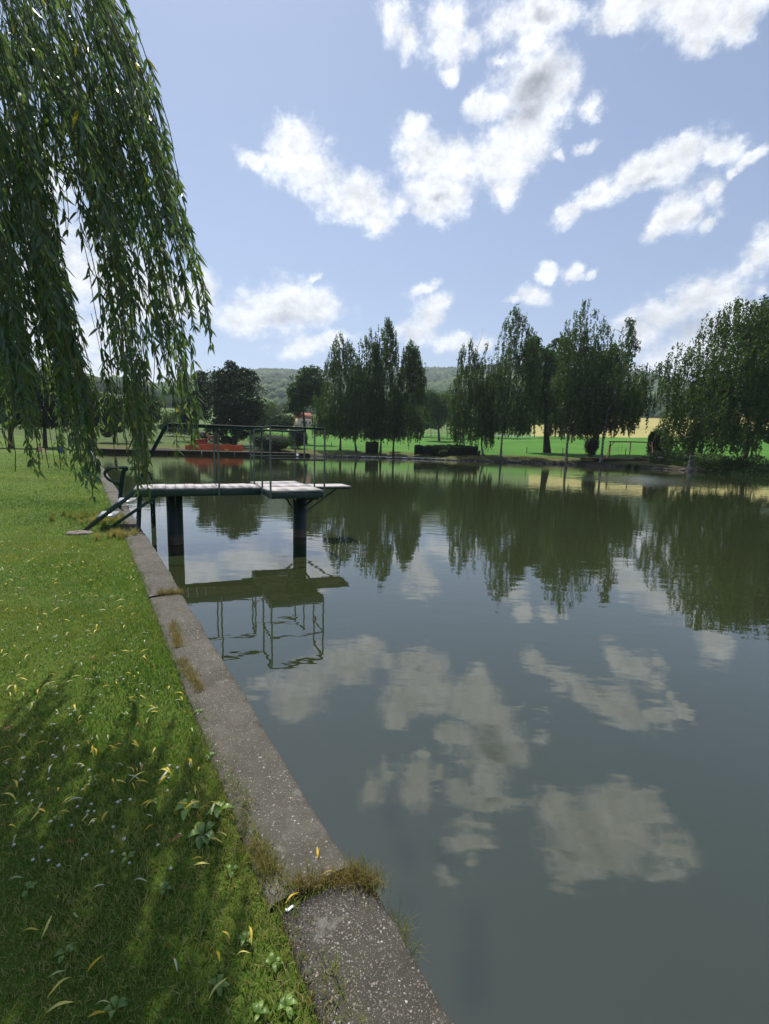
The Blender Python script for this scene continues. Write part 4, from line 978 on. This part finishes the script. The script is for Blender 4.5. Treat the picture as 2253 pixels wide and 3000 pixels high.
for x, y, rx, ry, d, mt, lab in ((965, 890, 42, 40, 170, 'broad', 'dark leafy trees behind the right end of the long hedge'), (900, 900, 24, 28, 180, 'broad', 'green tree just right of the left birch clump far back'), (760, 900, 60, 30, 185, 'dark', 'dark trees far behind the left birch clump'), (1090, 900, 46, 30, 190, 'broad', 'green trees far behind the slim birch'), (385, 915, 40, 26, 130, 'broad', 'bushy growth between thin crowned tree and pool corner'), (610, 915, 30, 18, 130, 'dark', 'dark shrub behind the wide rounded bush'), (1625, 945, 50, 14, 90, 'dark', 'dark shrubs at the right edge behind the nettles'), (1010, 912, 30, 14, 175, 'lime', 'sunlit pale shrub at the meadow edge behind the sparse birch'), (930, 915, 26, 14, 185, 'broad', 'low shrub at the back of the meadow'), (560, 905, 26, 26, 150, 'broad', 'green shrub right of the big dark tree'), (720, 915, 36, 18, 190, 'broad', 'low trees at the meadow back, left of centre'), (1180, 908, 60, 10, 200, 'lime', 'pale row of bushes at the far meadow edge'), (1560, 925, 40, 22, 120, 'broad', 'bush behind the drooping birch')):
    broadleaf(lab, [(x, y, rx, ry), (x + rx * .5, y + ry * .2, rx * .6, ry * .8), (x - rx * .5, y + ry * .25, rx * .6, ry * .7)], d, [x], 3500, mat=mt, tr=.12, leaf=.34, name='shrub', group='shrubs behind the meadow', cat='shrub', limbs=False)

# shrubs and hedges near the bank
def leaf_mass(root, boxfn, n, mat, leaf, name='foliage'):
    C = boxfn(n); b = MB(); A = unit(rng.normal(size=(len(C), 3)) + (0, 0, .3))
    tint = np.clip(.45 + .18 * noise2(C[:, 0] + C[:, 1], C[:, 2] * 1.5, .8, 2) + rng.normal(0, .15, len(C)), 0, 1)
    rhombs(b, C, A, leaf * rng.uniform(.6, 1.3, len(C)), leaf * .55, tint); return b.obj(name, M[mat], root)
def hedge(label, x0, x1, ytop, dist, depth, n, yb=978):
    a = base_at(x0, dist, 0); b = base_at(x1, dist, 0); B = (a + b) / 2
    H = world_h((x0 + x1) / 2, ytop, dist) - B[2]; L = np.linalg.norm((b - a)[:2]); ang = math.atan2(b[1] - a[1], b[0] - a[0])
    root = empty('hedge', B, ang); tag(root, label, 'hedge', 'clipped hedges on the far bank')
    def f(n):
        u = rng.uniform(-1, 1, (n, 3)); k = rng.integers(0, 3, n); s = rng.uniform(0, 1, n) < .8
        for i in range(3): u[s & (k == i), i] = np.sign(u[s & (k == i), i])
        u[:, 2] = np.abs(u[:, 2])
        P = u * np.array([L / 2, depth / 2, H]); P[:, 2] *= (1 + .06 * noise2(P[:, 0], P[:, 1], .7, 2)); return P + rng.normal(0, .05, (n, 3))
    leaf_mass(root, f, int(n * 1.6), 'dark', .19)
    m = MB(); m.box((0, 0, H * .44), (L * .97, depth * .8, H * .84)); m.obj('light_block_core', M['dark_core'], root)  # added solid core that stops light passing through the hedge
    m = MB()
    for q in np.linspace(-L / 2 + .3, L / 2 - .3, max(3, int(L / 1.2))): m.tube([(q, 0, -.2), (q + .05, .02, H * .85)], [.05, .02], 6)
    m.obj('stems', M['bark'], root); return root
hedge('small square clipped hedge between two birch trunks', 791, 816, 957, 86, 1.3, 3500)
hedge('long low dark clipped hedge left of the litter bin', 897, 1031, 963, 85, 1.2, 14000)
def bush(label, x, y0, rx, ry, dist, n, mat, leaf, name='bush', z0=0):
    B = base_at(x, dist, 0); m2 = dist / 1004.0; R_ = rx * m2; H = ry * 2 * m2
    root = empty(name, B); tag(root, label, 'bush', 'bushes on the far bank')
    lob = [(rng.uniform(-.55, .55), rng.uniform(-.4, .4), rng.uniform(.25, .62), rng.uniform(.32, .6)) for _ in range(9)] + [(0, 0, .45, .75)]
    def f(n):
        P = []
        for lx, ly_, lz, lr in lob:
            u = unit(rng.normal(size=(n // 10, 3))); q = rng.uniform(.6, 1.05, len(u))[:, None]
            P.append(np.array([lx * R_, ly_ * R_, lz * H]) + u * q * lr * np.array([R_, R_ * .85, H * .6]))
        P = np.concatenate(P); P = P[P[:, 2] > .02]; return P
    leaf_mass(root, f, int(n * 1.6), mat, leaf)
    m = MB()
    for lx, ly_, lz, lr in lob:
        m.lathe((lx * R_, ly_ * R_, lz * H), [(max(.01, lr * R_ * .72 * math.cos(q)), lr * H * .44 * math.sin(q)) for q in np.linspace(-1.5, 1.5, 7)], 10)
    core = m.obj('light_block_core', M['dark_core'], root)  # added dark lumps blocking light inside the bush
    m = MB()
    for k in range(6):
        az = k * 1.05; m.tube([(0, 0, -.1), (math.cos(az) * R_ * .3, math.sin(az) * R_ * .3, H * .4), (math.cos(az) * R_ * .5, math.sin(az) * R_ * .45, H * .75)], [.05, .03, .01], 5)
    m.obj('stems', M['bark'], root); return root
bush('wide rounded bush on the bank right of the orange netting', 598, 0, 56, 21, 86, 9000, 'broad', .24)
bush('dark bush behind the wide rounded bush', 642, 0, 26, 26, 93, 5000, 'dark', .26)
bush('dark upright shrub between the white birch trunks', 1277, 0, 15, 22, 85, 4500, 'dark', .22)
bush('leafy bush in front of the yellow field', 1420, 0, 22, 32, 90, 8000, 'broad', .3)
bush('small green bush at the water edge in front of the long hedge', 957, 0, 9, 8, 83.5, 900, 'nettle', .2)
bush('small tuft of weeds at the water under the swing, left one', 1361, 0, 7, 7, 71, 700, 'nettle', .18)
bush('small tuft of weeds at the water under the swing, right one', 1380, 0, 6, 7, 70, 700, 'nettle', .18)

# rough grass along the bank and the nettle bed
nb = MB()
sel = [i for i in range(NTH) if is_far(TH[i]) and natural[i] and -25 < CX + RAD[i] * math.cos(TH[i]) < 75 and CY + RAD[i] * math.sin(TH[i]) > 8]
ii = rng.choice(sel, 16000); off = rng.uniform(.2, 7.5, 16000) ** 1.0; th_ = TH[ii] + rng.uniform(0, 2 * math.pi / NTH, 16000); r_ = RAD[ii] + off
P = np.stack([CX + r_ * np.cos(th_), CY + r_ * np.sin(th_)], 1); zz = np.array([terr(a, b) for a, b in zip(th_, off)])
hgt = np.where(off < 1.2, rng.uniform(.08, .35, 16000), rng.uniform(.05, .14, 16000))
nb.add(*blades(P, hgt, .05 * rng.uniform(.6, 1.4, 16000), rng.uniform(.1, .8, 16000), np.clip(.4 + .2 * noise2(P[:, 0], P[:, 1], 3, 2) + rng.normal(0, .16, 16000), 0, .95), zz - .02, 1))
o = nb.obj('bank_grass', M['grass']); tag(o, 'rough grass growing along the far bank edge', 'grass', kind='stuff')
nb = MB(); n = 26000
px = rng.uniform(1405, 1760, n); dd = rng.uniform(66, 82, n); cen = np.interp(px, [1405, 1500, 1661, 1760], [80, 73, 64, 60]); dd = cen + rng.uniform(-3.5, 6, n)
C = []
for x_, d_ in zip(px, dd):
    p = at_dist(x_, 980, d_); C.append((p[0], p[1], ground_z(p[0], p[1])))
C = np.array(C); hgt = 1.0 * (1 + .35 * noise2(C[:, 0], C[:, 1], 1.2, 3)) * np.clip((dd - cen + 4) / 3, .2, 1); C[:, 2] += rng.uniform(0, 1, n) ** .6 * np.clip(hgt, .2, 1.7)
rhombs(nb, C, unit(rng.normal(size=(n, 3)) + (0, 0, -.3)), .22 * rng.uniform(.6, 1.3, n), .10, np.clip(.45 + .2 * noise2(C[:, 0], C[:, 1], 1.5, 2) + rng.normal(0, .18, n), 0, 1))
o = nb.obj('nettles', M['nettle']); tag(o, 'dense bed of nettles and weeds behind the right bank', 'weeds', kind='stuff')
# stones along the waterline
sb = MB()
for i in rng.choice(sel, 420):
    th_ = TH[i] + rng.uniform(0, .004); r_ = RAD[i] + rng.uniform(-.1, .5); s_ = rng.uniform(.08, .25)
    c = np.array([CX + r_ * math.cos(th_), CY + r_ * math.sin(th_), WATER + rng.uniform(0, .12)])
    v = np.array([[x, y, z] for x in (-1, 1) for y in (-1, 1) for z in (-1, 1)]) * rng.uniform(.6, 1, (8, 3)) * s_ * np.array([1, 1, .6])
    sb.add(v + c, np.array([[0, 1, 3, 2], [4, 6, 7, 5], [0, 4, 5, 1], [2, 3, 7, 6], [0, 2, 6, 4], [1, 5, 7, 3]]))
o = sb.obj('bank_stones', M['stone']); tag(o, 'loose stones along the far waterline', 'stones', kind='stuff')

# ------------------------------------------------------------------ things on the far bank
def placed(name, x, dist, label, cat, rz=0.0, group=None):
    B = base_at(x, dist, 0); az = math.atan2(B[0], B[1]); o = empty(name, B, rz - az); return tag(o, label, cat, group)
r = placed('park_bench', 853, 84, 'low dark wooden bench at the foot of a left clump birch', 'bench')
m = MB(); [m.box((0, y, .45), (2.0, .12, .045)) for y in (-.14, 0, .14)]; m.obj('seat', M['wood_red'], r)
for x in (-.75, .75): m = MB(); m.box((x, 0, .21), (.1, .34, .43)); m.obj('leg', M['far_concrete'], r)
m = MB(); [m.box((0, .24, z), (2.0, .04, .10)) for z in (.62, .76)]; m.obj('backrest', M['wood_red'], r)
def bin_(x, dist, label, s=1.0):
    r = placed('litter_bin', x, dist, label, 'bin')
    m = MB(); m.lathe((0, 0, 0), [(0, .02), (.27 * s, .02), (.31 * s, .8 * s), (.28 * s, .8 * s), (.26 * s, .1)], 14); m.obj('body', M['wood_grey'], r)
    m = MB(); m.lathe((0, 0, 0), [(0, .93 * s), (.2 * s, .92 * s), (.33 * s, .86 * s), (.33 * s, .81 * s), (0, .81 * s)], 14); m.obj('lid', M['plaster'], r)
bin_(1034.5, 84, 'small dark litter bin with pale lid at the end of the long hedge', 1.0)
bin_(1428, 76, 'dark squat bin with pale lid right of the swing', 1.0)
# fence posts of the meadow
for x, d, lab in ((716, 96, 'thin meadow post left of the small hedge'), (883, 96, 'thin meadow post left of the long hedge'), (1054, 95, 'short meadow post right of the curved birch'), (1138, 93, 'short wooden post left of the forking tree'), (1216, 92, 'wooden post behind the tall birch trunk'), (1352, 93, 'meadow post behind the swing')):
    r = placed('field_post', x, d, lab, 'post', group='wooden posts in the meadow')
    m = MB(); m.tube([(0, 0, -.3), (.01, 0, .6), (0, .01, 1.15)], [.07, .065, .06], 8); m.obj('shaft', M['wood_grey'], r)
    m = MB(); m.lathe((0, 0, 1.15), [(.066, -.02), (.062, .03), (0, .06)], 8); m.obj('post_cap', M['wood_grey'], r)
# swing frame
r = placed('swing_frame', 1361, 83, 'rustic timber swing frame with splayed legs beside the white trunked birch', 'swing')
W_ = 2.85; HZ = 2.55
m = MB(); m.tube([(-W_ - .25, 0, HZ), (0, .02, HZ + .04), (W_ + .25, 0, HZ - .02)], .09, 8); m.obj('top_beam', M['wood_grey'], r)
for s_ in (-1, 1):
    for y in (-1.0, 1.0):
        m = MB(); m.tube([(s_ * (W_ + .35 * (1 if y < 0 else .1)), y, -.2), (s_ * W_, 0, HZ)], [.10, .08], 8); m.obj('leg', M['wood_red'], r)
    m = MB(); m.tube([(s_ * W_, 0, HZ - .75), (s_ * (W_ - .55), 0, HZ - .03)], .055, 7); m.obj('brace', M['wood_red'], r)
m = MB(); m.tube([(0, 0, -.2), (.0, 0, HZ)], .09, 8); m.obj('post', M['wood_grey'], r)
for s_ in (-1.4,):
    m = MB(); m.box((s_, .1, .55), (.5, .2, .04)); sw = m.obj('swing_seat', M['black'], r)
    for q in (-.22, .22):
        m = MB(); m.tube([(s_ + q, .1, .55), (s_ + q, 0, HZ)], .012, 5); m.obj('rope', M['black'], sw)
# sandpit edged with logs
r = placed('sandpit', 1330, 80.5, 'low sandpit edged with reddish logs and filled with bark below the swing', 'sandpit')
def edge_log(a, b, z=.18):
    m = MB(); m.tube([a + (z,), b + (z,)], .17, 8); m.obj('edging_log', M['wood_red'], r)
pts = [(-4.8, -.6), (-2.6, -.9), (-.4, -.9), (1.8, -.9), (4.0, -.9), (5.6, -.6), (5.9, 1.0), (3.6, 1.6), (.8, 1.7), (-2, 1.6), (-4.6, 1.3)]
for i in range(len(pts)): edge_log(pts[i], pts[(i + 1) % len(pts)])
V = [(0, .3, .42)] + [(x * .97, y * .9, .2) for x, y in pts]; n = len(pts)
m = MB().add(V, np.array([[0, 1 + i, 1 + (i + 1) % n] for i in range(n)])); m.obj('bark_fill', M['mulch'], r)
r = placed('log_pile', 1392, 80, 'heap of orange brown cut wood at the right foot of the swing', 'wood')
for k in range(9):
    m = MB(); c = np.array([rng.uniform(-.9, .9), rng.uniform(-.3, .3), .1 + .09 * (k % 3)]); d = np.array([rng.uniform(.2, .5), rng.uniform(-.2, .2), rng.uniform(-.05, .05)]); m.tube([c - d, c + d], .09, 7); m.obj('log', M['wood_red'], r)
r = placed('brushwood_pile', 1411, 81, 'loose pile of grey branches between swing and squat bin', 'branches')
m = MB()
for k in range(60):
    c = np.array([rng.uniform(-1.3, 1.3), rng.uniform(-.4, .4), rng.uniform(.1, .9)]); d = rng.normal(0, 1, 3) * (.7, .4, .25); m.tube([c - d * .6, c + d * .1 + (0, 0, .1), c + d * .6], [.02, .025, .01], 4)
m.obj('twigs', M['bark_dry'], r)
# orange netting
r = placed('safety_netting', 455, 83.5, 'bright orange plastic safety netting sagging along the far wall', 'fence', .0)
m = MB(); nx, nz = 60, 8; V = []
for i in range(nx + 1):
    x = -3.9 + 9.1 * i / nx
    sag = .12 * abs(math.sin(x * 1.25)) + (.28 * sstep(-1, -4.5, x) * (0.5 + .5 * math.sin(x * 3)))
    top = 1.12 - sag
    for j in range(nz + 1):
        f = j / nz; V.append((x, .06 * math.sin(x * 2.1 + 3 * f) + .10 * math.sin(x * .9) * (1 - f), .02 + top * f))
a = np.arange(nx)[:, None] * (nz + 1); b2 = np.arange(nz)[None]
m.add(V, np.stack([a + b2, a + nz + 1 + b2, a + nz + 2 + b2, a + b2 + 1], -1).reshape(-1, 4)); o = m.obj('net', M['orange_net'], r, smooth=True)
sm = o.modifiers.new('thick', 'SOLIDIFY'); sm.thickness = .02
for x in (-3.9, -1.6, 0.7, 3.0, 5.2):
    m = MB(); m.tube([(x, .09, -.2), (x, .09, 1.2)], .025, 6); m.obj('stake', M['rust'], r)
# small red digger
r = placed('mini_excavator', 437, 87, 'small red excavator with cab parked behind the orange netting', 'excavator', .15)
for y in (-.55, .55):
    m = MB(); P = [(-1.0, 0, .0), (1.0, 0, .0), (1.25, 0, .28), (1.0, 0, .55), (-1.0, 0, .55), (-1.25, 0, .28)]
    V = [(x, y + s_ * .17, z) for s_ in (-1, 1) for x, _, z in P]; n = 6
    m.add(V, [np.array([[i, (i + 1) % n, n + (i + 1) % n, n + i] for i in range(n)]), np.array([list(range(n))[::-1], list(range(n, 2 * n))])]); bevel(m.obj('track', M['black'], r), .05)
m = MB(); m.box((-.3, 0, .92), (1.7, 1.3, .6)); m.box((-.85, 0, 1.35), (.7, 1.25, .4)); bevel(m.obj('body', M['red_paint'], r), .08)
cabo = MB(); cabo.box((.15, .05, 2.72), (1.25, 1.1, .08)); cf = cabo.obj('cab', M['red_paint'], r)
for x in (-.4, .7):
    for y in (-.45, .55): m = MB(); m.box((x, y, 1.95), (.07, .07, 1.48)); m.obj('pillar', M['red_paint'], cf)
m = MB(); m.box((.15, .05, 2.15), (1.0, .94, .95)); m.obj('window', M['glass'], cf)
m = MB(); m.box((.2, .05, 1.42), (1.1, 1.02, .4)); m.obj('cab_base', M['red_paint'], cf)
m = MB(); m.tube([(.6, -.1, .9), (1.3, -.1, 2.1), (2.1, -.1, 2.2)], [.13, .14, .1], 8); m.obj('boom', M['red_paint'], r)
m = MB(); m.tube([(2.1, -.1, 2.2), (2.45, -.1, .9)], [.1, .08], 8); m.obj('dipper_arm', M['red_paint'], r)
m = MB(); m.box((-1.25, 0, .25), (.1, 1.5, .4)); m.obj('blade', M['silver'], r)
m = MB(); m.add([(2.2, -.4, .9), (2.7, -.4, .75), (2.55, -.4, .3), (2.15, -.4, .35), (2.2, .2, .9), (2.7, .2, .75), (2.55, .2, .3), (2.15, .2, .35)], np.array([[0, 1, 2, 3], [7, 6, 5, 4], [0, 4, 5, 1], [1, 5, 6, 2], [2, 6, 7, 3], [3, 7, 4, 0]])); m.obj('bucket', M['black'], r)
r = placed('yellow_sign', 489, 83.2, 'small yellow tub standing at the orange netting', 'tub')
m = MB(); m.lathe((0, 0, 0), [(0, 0), (.22, 0), (.26, .34), (.22, .34), (.2, .05)], 12); m.obj('bucket', M['yellow'], r); m = MB(); m.tube([(-.24, 0, .34), (0, 0, .5), (.24, 0, .34)], .012, 5); m.obj('handle', M['black'], r)
bpy.data.objects['yellow_sign'].name = 'yellow_tub'
# cars and house in the distance
def car(x, dist, label, paint, L, H, van, rz):
    r = placed('parked_van' if van else 'parked_car', x, dist, label, 'van' if van else 'car', rz)
    w = .88; pr = ([(-L / 2, .3), (-L / 2, .8), (-L / 2 + .1, H - .05), (L / 2 - 1.3, H), (L / 2 - .7, 1.15), (L / 2, .95), (L / 2, .3)] if van else [(-L / 2, .3), (-L / 2, .85), (-L / 2 + .5, .95), (-L / 2 + 1.1, H), (.5, H), (1.15, .95), (L / 2 - .1, .8), (L / 2, .3)])
    n = len(pr); V = [(x_, s_ * w * (1 if z < 1 else .88), z) for s_ in (-1, 1) for x_, z in pr]
    m = MB().add(V, [np.array([[i, (i + 1) % n, n + (i + 1) % n, n + i] for i in range(n)]), np.array([list(range(n))[::-1]]), np.array([list(range(n, 2 * n))])]); bevel(m.obj('body', M[paint], r), .06)
    for s_ in (-1, 1):
        m = MB(); m.box((-.1 if not van else .5, s_ * w * .93, H - .3), (1.7 if not van else 1.3, .03, .36)); m.obj('window', M['glass'], r)
        for q in (-L * .31, L * .31): m = MB(); m.tube([(q, s_ * (w - .15), .32), (q, s_ * (w + .02), .32)], .32, 12); m.obj('wheel', M['black'], r)
car(592, 255, 'distant white van parked below the trees left of the red roof', 'white', 5.2, 2.1, True, .0)
car(621, 262, 'distant silver car parked right of the white van', 'silver', 4.3, 1.45, False, .1)
r = placed('farmhouse', 655, 300, 'distant house with red gable roof half hidden by the open crowned tree', 'house', .5)
m = MB(); m.box((0, 0, 2.2), (9, 7, 4.8)); m.obj('wall', M['plaster'], r)
m = MB(); V = [(-5, -4, 4.5), (5, -4, 4.5), (5, 4, 4.5), (-5, 4, 4.5), (-5, 0, 8.4), (5, 0, 8.4)]
m.add(V, [np.array([[0, 1, 5, 4], [2, 3, 4, 5], [0, 3, 2, 1]]), np.array([[3, 0, 4], [1, 2, 5]])]); rf = m.obj('roof', M['roof'], r)
m = MB(); m.box((1.5, .8, 8.4), (.7, .7, 1.6)); m.obj('chimney', M['stone'], rf)
for x in (-2.8, 0, 2.8): m = MB(); m.box((x, -3.52, 2.2), (1.1, .1, 1.4)); m.obj('window', M['glass'], r)
# sunbather, towel, barrel on the far lawn
pp = at_dist(82, 957, 60); gz = ground_z(pp[0], pp[1]); PB = np.array([pp[0], pp[1], gz])
pr_ = empty('person', PB, .5); tag(pr_, 'sunbather in dark swimwear sitting on the far lawn under the willow strands', 'person')
me = bpy.data.meshes.new('body')
J = {'pel': (0, 0, .14, .13), 'waist': (.02, .02, .34, .115), 'chest': (.06, .0, .56, .13), 'neck': (.1, 0, .70, .05), 'head': (.13, 0, .80, .085), 'top': (.13, 0, .90, .075),
     'ls': (.06, .18, .60, .05), 'le': (-.06, .27, .36, .04), 'lh': (-.16, .26, .08, .03), 'rs': (.06, -.18, .60, .05), 're': (.2, -.25, .40, .04), 'rh': (.42, -.15, .42, .03),
     'lp': (.05, .1, .13, .1), 'lk': (.44, .13, .42, .065), 'la': (.62, .13, .06, .045), 'lf': (.78, .14, .03, .035), 'rp': (.05, -.1, .13, .1), 'rk': (.46, -.13, .36, .065), 'ra': (.74, -.13, .06, .045), 'rf': (.88, -.14, .03, .035)}
ks = list(J); E_ = [('pel', 'waist'), ('waist', 'chest'), ('chest', 'neck'), ('neck', 'head'), ('head', 'top'), ('chest', 'ls'), ('ls', 'le'), ('le', 'lh'), ('chest', 'rs'), ('rs', 're'), ('re', 'rh'), ('pel', 'lp'), ('lp', 'lk'), ('lk', 'la'), ('la', 'lf'), ('pel', 'rp'), ('rp', 'rk'), ('rk', 'ra'), ('ra', 'rf')]
me.from_pydata([J[k][:3] for k in ks], [(ks.index(a), ks.index(b)) for a, b in E_], []); me.materials.append(M['skin'])
bo = bpy.data.objects.new('body', me); COL.objects.link(bo); bo.parent = pr_
sk = bo.modifiers.new('skin', 'SKIN')
for i, k in enumerate(ks):
    me.skin_vertices[0].data[i].radius = (J[k][3], J[k][3])
me.skin_vertices[0].data[0].use_root = True
ss = bo.modifiers.new('sub', 'SUBSURF'); ss.levels = 1; ss.render_levels = 2
m = MB(); m.lathe((.11, 0, .86), [(.0, .085), (.07, .06), (.095, .0), (.085, -.06), (.06, -.08)], 12); m.obj('hair', M['hair'], pr_, smooth=True)
m = MB(); m.lathe((.02, 0, .17), [(.12, -.13), (.155, -.05), (.15, .06), (.125, .12)], 12); m.obj('swimwear', M['swim'], pr_, smooth=True)
p = at_dist(97, 957, 59.5); o = MB(); V = [(x, y, .04 + .03 * math.sin(3 * x + y)) for x in np.linspace(-.5, .5, 6) for y in np.linspace(-.3, .3, 4)]
a = np.arange(5)[:, None] * 4; b2 = np.arange(3)[None]; o.add(V, np.stack([a + b2, a + 4 + b2, a + 5 + b2, a + b2 + 1], -1).reshape(-1, 4)); o = o.obj('towel', M['towel']); sm = o.modifiers.new('thick', 'SOLIDIFY'); sm.thickness = .05
o.location = (p[0], p[1], ground_z(p[0], p[1]) + .03); tag(o, 'crumpled white towel on the grass beside the sunbather', 'towel')
p = at_dist(131, 957, 60); gz = ground_z(p[0], p[1]); r = empty('blue_barrel', (p[0], p[1], gz)); tag(r, 'small bright blue barrel standing on the far lawn', 'barrel')
m = MB(); m.lathe((0, 0, 0), [(0, 0), (.25, 0), (.28, .1), (.29, .35), (.28, .62), (.25, .7), (0, .7)], 14); m.obj('body', M['blue'], r)
m = MB(); m.lathe((0, 0, 0), [(.23, .7), (.26, .72), (.26, .76), (0, .77)], 14); m.obj('lid', M['blue'], r)

# ------------------------------------------------------------------ hills and forest
RIDGE = [(-400, 905), (-150, 895), (150, 880), (250, 868), (330, 853), (430, 815), (540, 803), (600, 800), (700, 806), (800, 800), (910, 799), (980, 799), (1080, 797), (1200, 802), (1300, 808), (1380, 815), (1430, 826), (1550, 850), (1661, 868), (1900, 885), (2300, 900)]
raz = []; rel_ = []
for x, y in RIDGE:
    d = rayd(x, y); raz.append(math.atan2(d[0], d[1])); rel_.append(d[2] / math.hypot(d[0], d[1]))
raz, rel_ = np.array(raz), np.array(rel_)
def hill_z(az, d):
    t = (d - 430) / (1650 - 430); top = EYE + np.interp(az, raz, rel_) * 1650 - 8
    base = 36 + 10 * np.sin(az * 7)
    f = sstep(0, 1.0, t) * .55 + np.clip(t, 0, 1) * .45
    z = base + (top - base) * f + 10 * noise2(az * 1650, d, 260, 2) * np.sin(np.clip(t, 0, 1) * math.pi)
    return np.where(t > 1, top - (d - 1650) * .18, z)
AZ = np.linspace(-1.15, 1.2, 160); DD = np.array([430, 480, 540, 620, 720, 840, 980, 1120, 1260, 1400, 1520, 1650, 1800, 2100, 2600])
V = [(math.sin(a) * d, math.cos(a) * d, float(hill_z(a, d)) - (14 if d == 430 else 3)) for a in AZ for d in DD]
m_ = len(DD); a = np.arange(len(AZ) - 1)[:, None] * m_; b2 = np.arange(m_ - 1)[None]
ho = MB().add(V, np.stack([a + b2, a + b2 + 1, a + m_ + b2 + 1, a + m_ + b2], -1).reshape(-1, 4)).obj('hills', M['hillground'], smooth=True); tag(ho, kind='structure')
# nearer lighter spur right of centre
spaz = np.array([math.atan2(*rayd(x, 900)[:2]) for x in (820, 900, 950, 1000, 1080, 1180, 1300, 1420, 1520)]); spel = np.array([(rayd(x, y)[2] / math.hypot(*rayd(x, y)[:2])) for x, y in ((820, 885), (900, 850), (950, 828), (1000, 814), (1080, 812), (1180, 822), (1300, 838), (1420, 858), (1520, 888))])
def spur_z(az, d):
    t = np.clip((d - 560) / 440, 0, 1); top = EYE + np.interp(az, spaz, spel) * 1000 - 7; base = 45
    z = base + (top - base) * sstep(0, 1, t); return np.where(d > 1000, top - (d - 1000) * .35, z)
AZ2 = np.linspace(spaz[0], spaz[-1], 60); D2 = np.array([560, 640, 720, 800, 880, 940, 1000, 1060, 1150])
V = [(math.sin(a) * d, math.cos(a) * d, float(spur_z(a, d)) - 4) for a in AZ2 for d in D2]; m_ = len(D2); a = np.arange(len(AZ2) - 1)[:, None] * m_; b2 = np.arange(m_ - 1)[None]
ho = MB().add(V, np.stack([a + b2, a + b2 + 1, a + m_ + b2 + 1, a + m_ + b2], -1).reshape(-1, 4)).obj('hill_spur', M['hillground'], smooth=True); tag(ho, kind='structure')
# forest crowns (one mass nobody could count)
ico_v = []; ph = (1 + 5 ** .5) / 2
ico = np.array([(-1, ph, 0), (1, ph, 0), (-1, -ph, 0), (1, -ph, 0), (0, -1, ph), (0, 1, ph), (0, -1, -ph), (0, 1, -ph), (ph, 0, -1), (ph, 0, 1), (-ph, 0, -1), (-ph, 0, 1)]); ico /= np.linalg.norm(ico[0])
icf = np.array([(0, 11, 5), (0, 5, 1), (0, 1, 7), (0, 7, 10), (0, 10, 11), (1, 5, 9), (5, 11, 4), (11, 10, 2), (10, 7, 6), (7, 1, 8), (3, 9, 4), (3, 4, 2), (3, 2, 6), (3, 6, 8), (3, 8, 9), (4, 9, 5), (2, 4, 11), (6, 2, 10), (8, 6, 7), (9, 8, 1)])
fb = MB()
def forest(n, az0, az1, d0, d1, zf, r0, r1, tb):
    az = rng.uniform(az0, az1, n); d = np.sqrt(rng.uniform(d0 ** 2, d1 ** 2, n)); x, y = np.sin(az) * d, np.cos(az) * d; z = zf(az, d)
    patch = noise2(x, y, 120, 3)
    R_ = rng.uniform(r0, r1, n) * (1 - .2 * (patch < -.8))
    tall = np.where((noise2(x + 500, y, 170, 2) > .9), 1.9, 1.15)
    V = ico[None] * rng.uniform(.72, 1.2, (n, 12, 1)) * R_[:, None, None]; V[:, :, 2] *= tall[:, None]
    V = V + np.stack([x, y, z + R_ * .3], 1)[:, None]
    k = np.arange(n)[:, None, None] * 12; tint = np.clip(.42 + tb + .2 * patch + rng.normal(0, .16, n) - np.where(tall > 1.5, .35, 0), 0, 1)
    fb.add(V.reshape(-1, 3), (k + icf[None]).reshape(-1, 3), np.repeat(tint, 12))
forest(17000, -.85, .95, 470, 1700, hill_z, 6, 10, 0)
forest(5200, spaz[0], spaz[-1], 570, 1040, spur_z, 4.5, 7.5, .18)
fo = fb.obj('forest', M['forest']); tag(fo, 'distant mixed forest covering the hills', 'forest', kind='stuff')
# conifer belt above the yellow field
cbm = MB()
for k in range(260):
    x = rng.uniform(1330, 1760); d = rng.uniform(505, 560); p = at_dist(x, 890, d); h = rng.uniform(14, 24); zb = float(np.interp(d - 80, [420, 700], [36, 66])) - 2
    zb = max(ground_z(p[0], p[1]), zb - 10)
    for q in range(5):
        zz = zb + h * (.12 + .17 * q); rr = h * .19 * (1 - q * .19)
        th = np.arange(9) * 2 * math.pi / 9; V = [(p[0], p[1], zz + h * .27)] + [(p[0] + rr * rng.uniform(.8, 1.2) * math.cos(t), p[1] + rr * rng.uniform(.8, 1.2) * math.sin(t), zz + rng.uniform(-.6, .6)) for t in th]
        cbm.add(V, np.array([[0, 1 + i, 1 + (i + 1) % 9] for i in range(9)]), rng.uniform(0, .35))
co = cbm.obj('conifer_belt', M['forest']); tag(co, 'dark belt of conifers along the top of the yellow field', 'forest', kind='stuff')

# ------------------------------------------------------------------ air
hz = MB().box((0, 700, 190), (4800, 5200, 700)).obj('haze', None if False else M['black']); tag(hz, kind='stuff')
hm, t, out = new_mat('summer_haze')
pv = t('ShaderNodeVolumePrincipled', {'Color': (.80, .88, 1.0, 1), 'Density': .00021, 'Anisotropy': .3})
t.l.new(pv.outputs[0], out.inputs['Volume'])
hz.data.materials.clear(); hz.data.materials.append(hm)
hz.location = (0, 0, 0)

cy = SC.cycles
cy.use_denoising = True
try: cy.denoiser = 'OPENIMAGEDENOISE'
except Exception: pass
cy.max_bounces = 6; cy.diffuse_bounces = 3; cy.glossy_bounces = 3; cy.transmission_bounces = 4; cy.transparent_max_bounces = 8; cy.volume_bounces = 0
cy.caustics_reflective = False; cy.caustics_refractive = False; cy.sample_clamp_indirect = 6
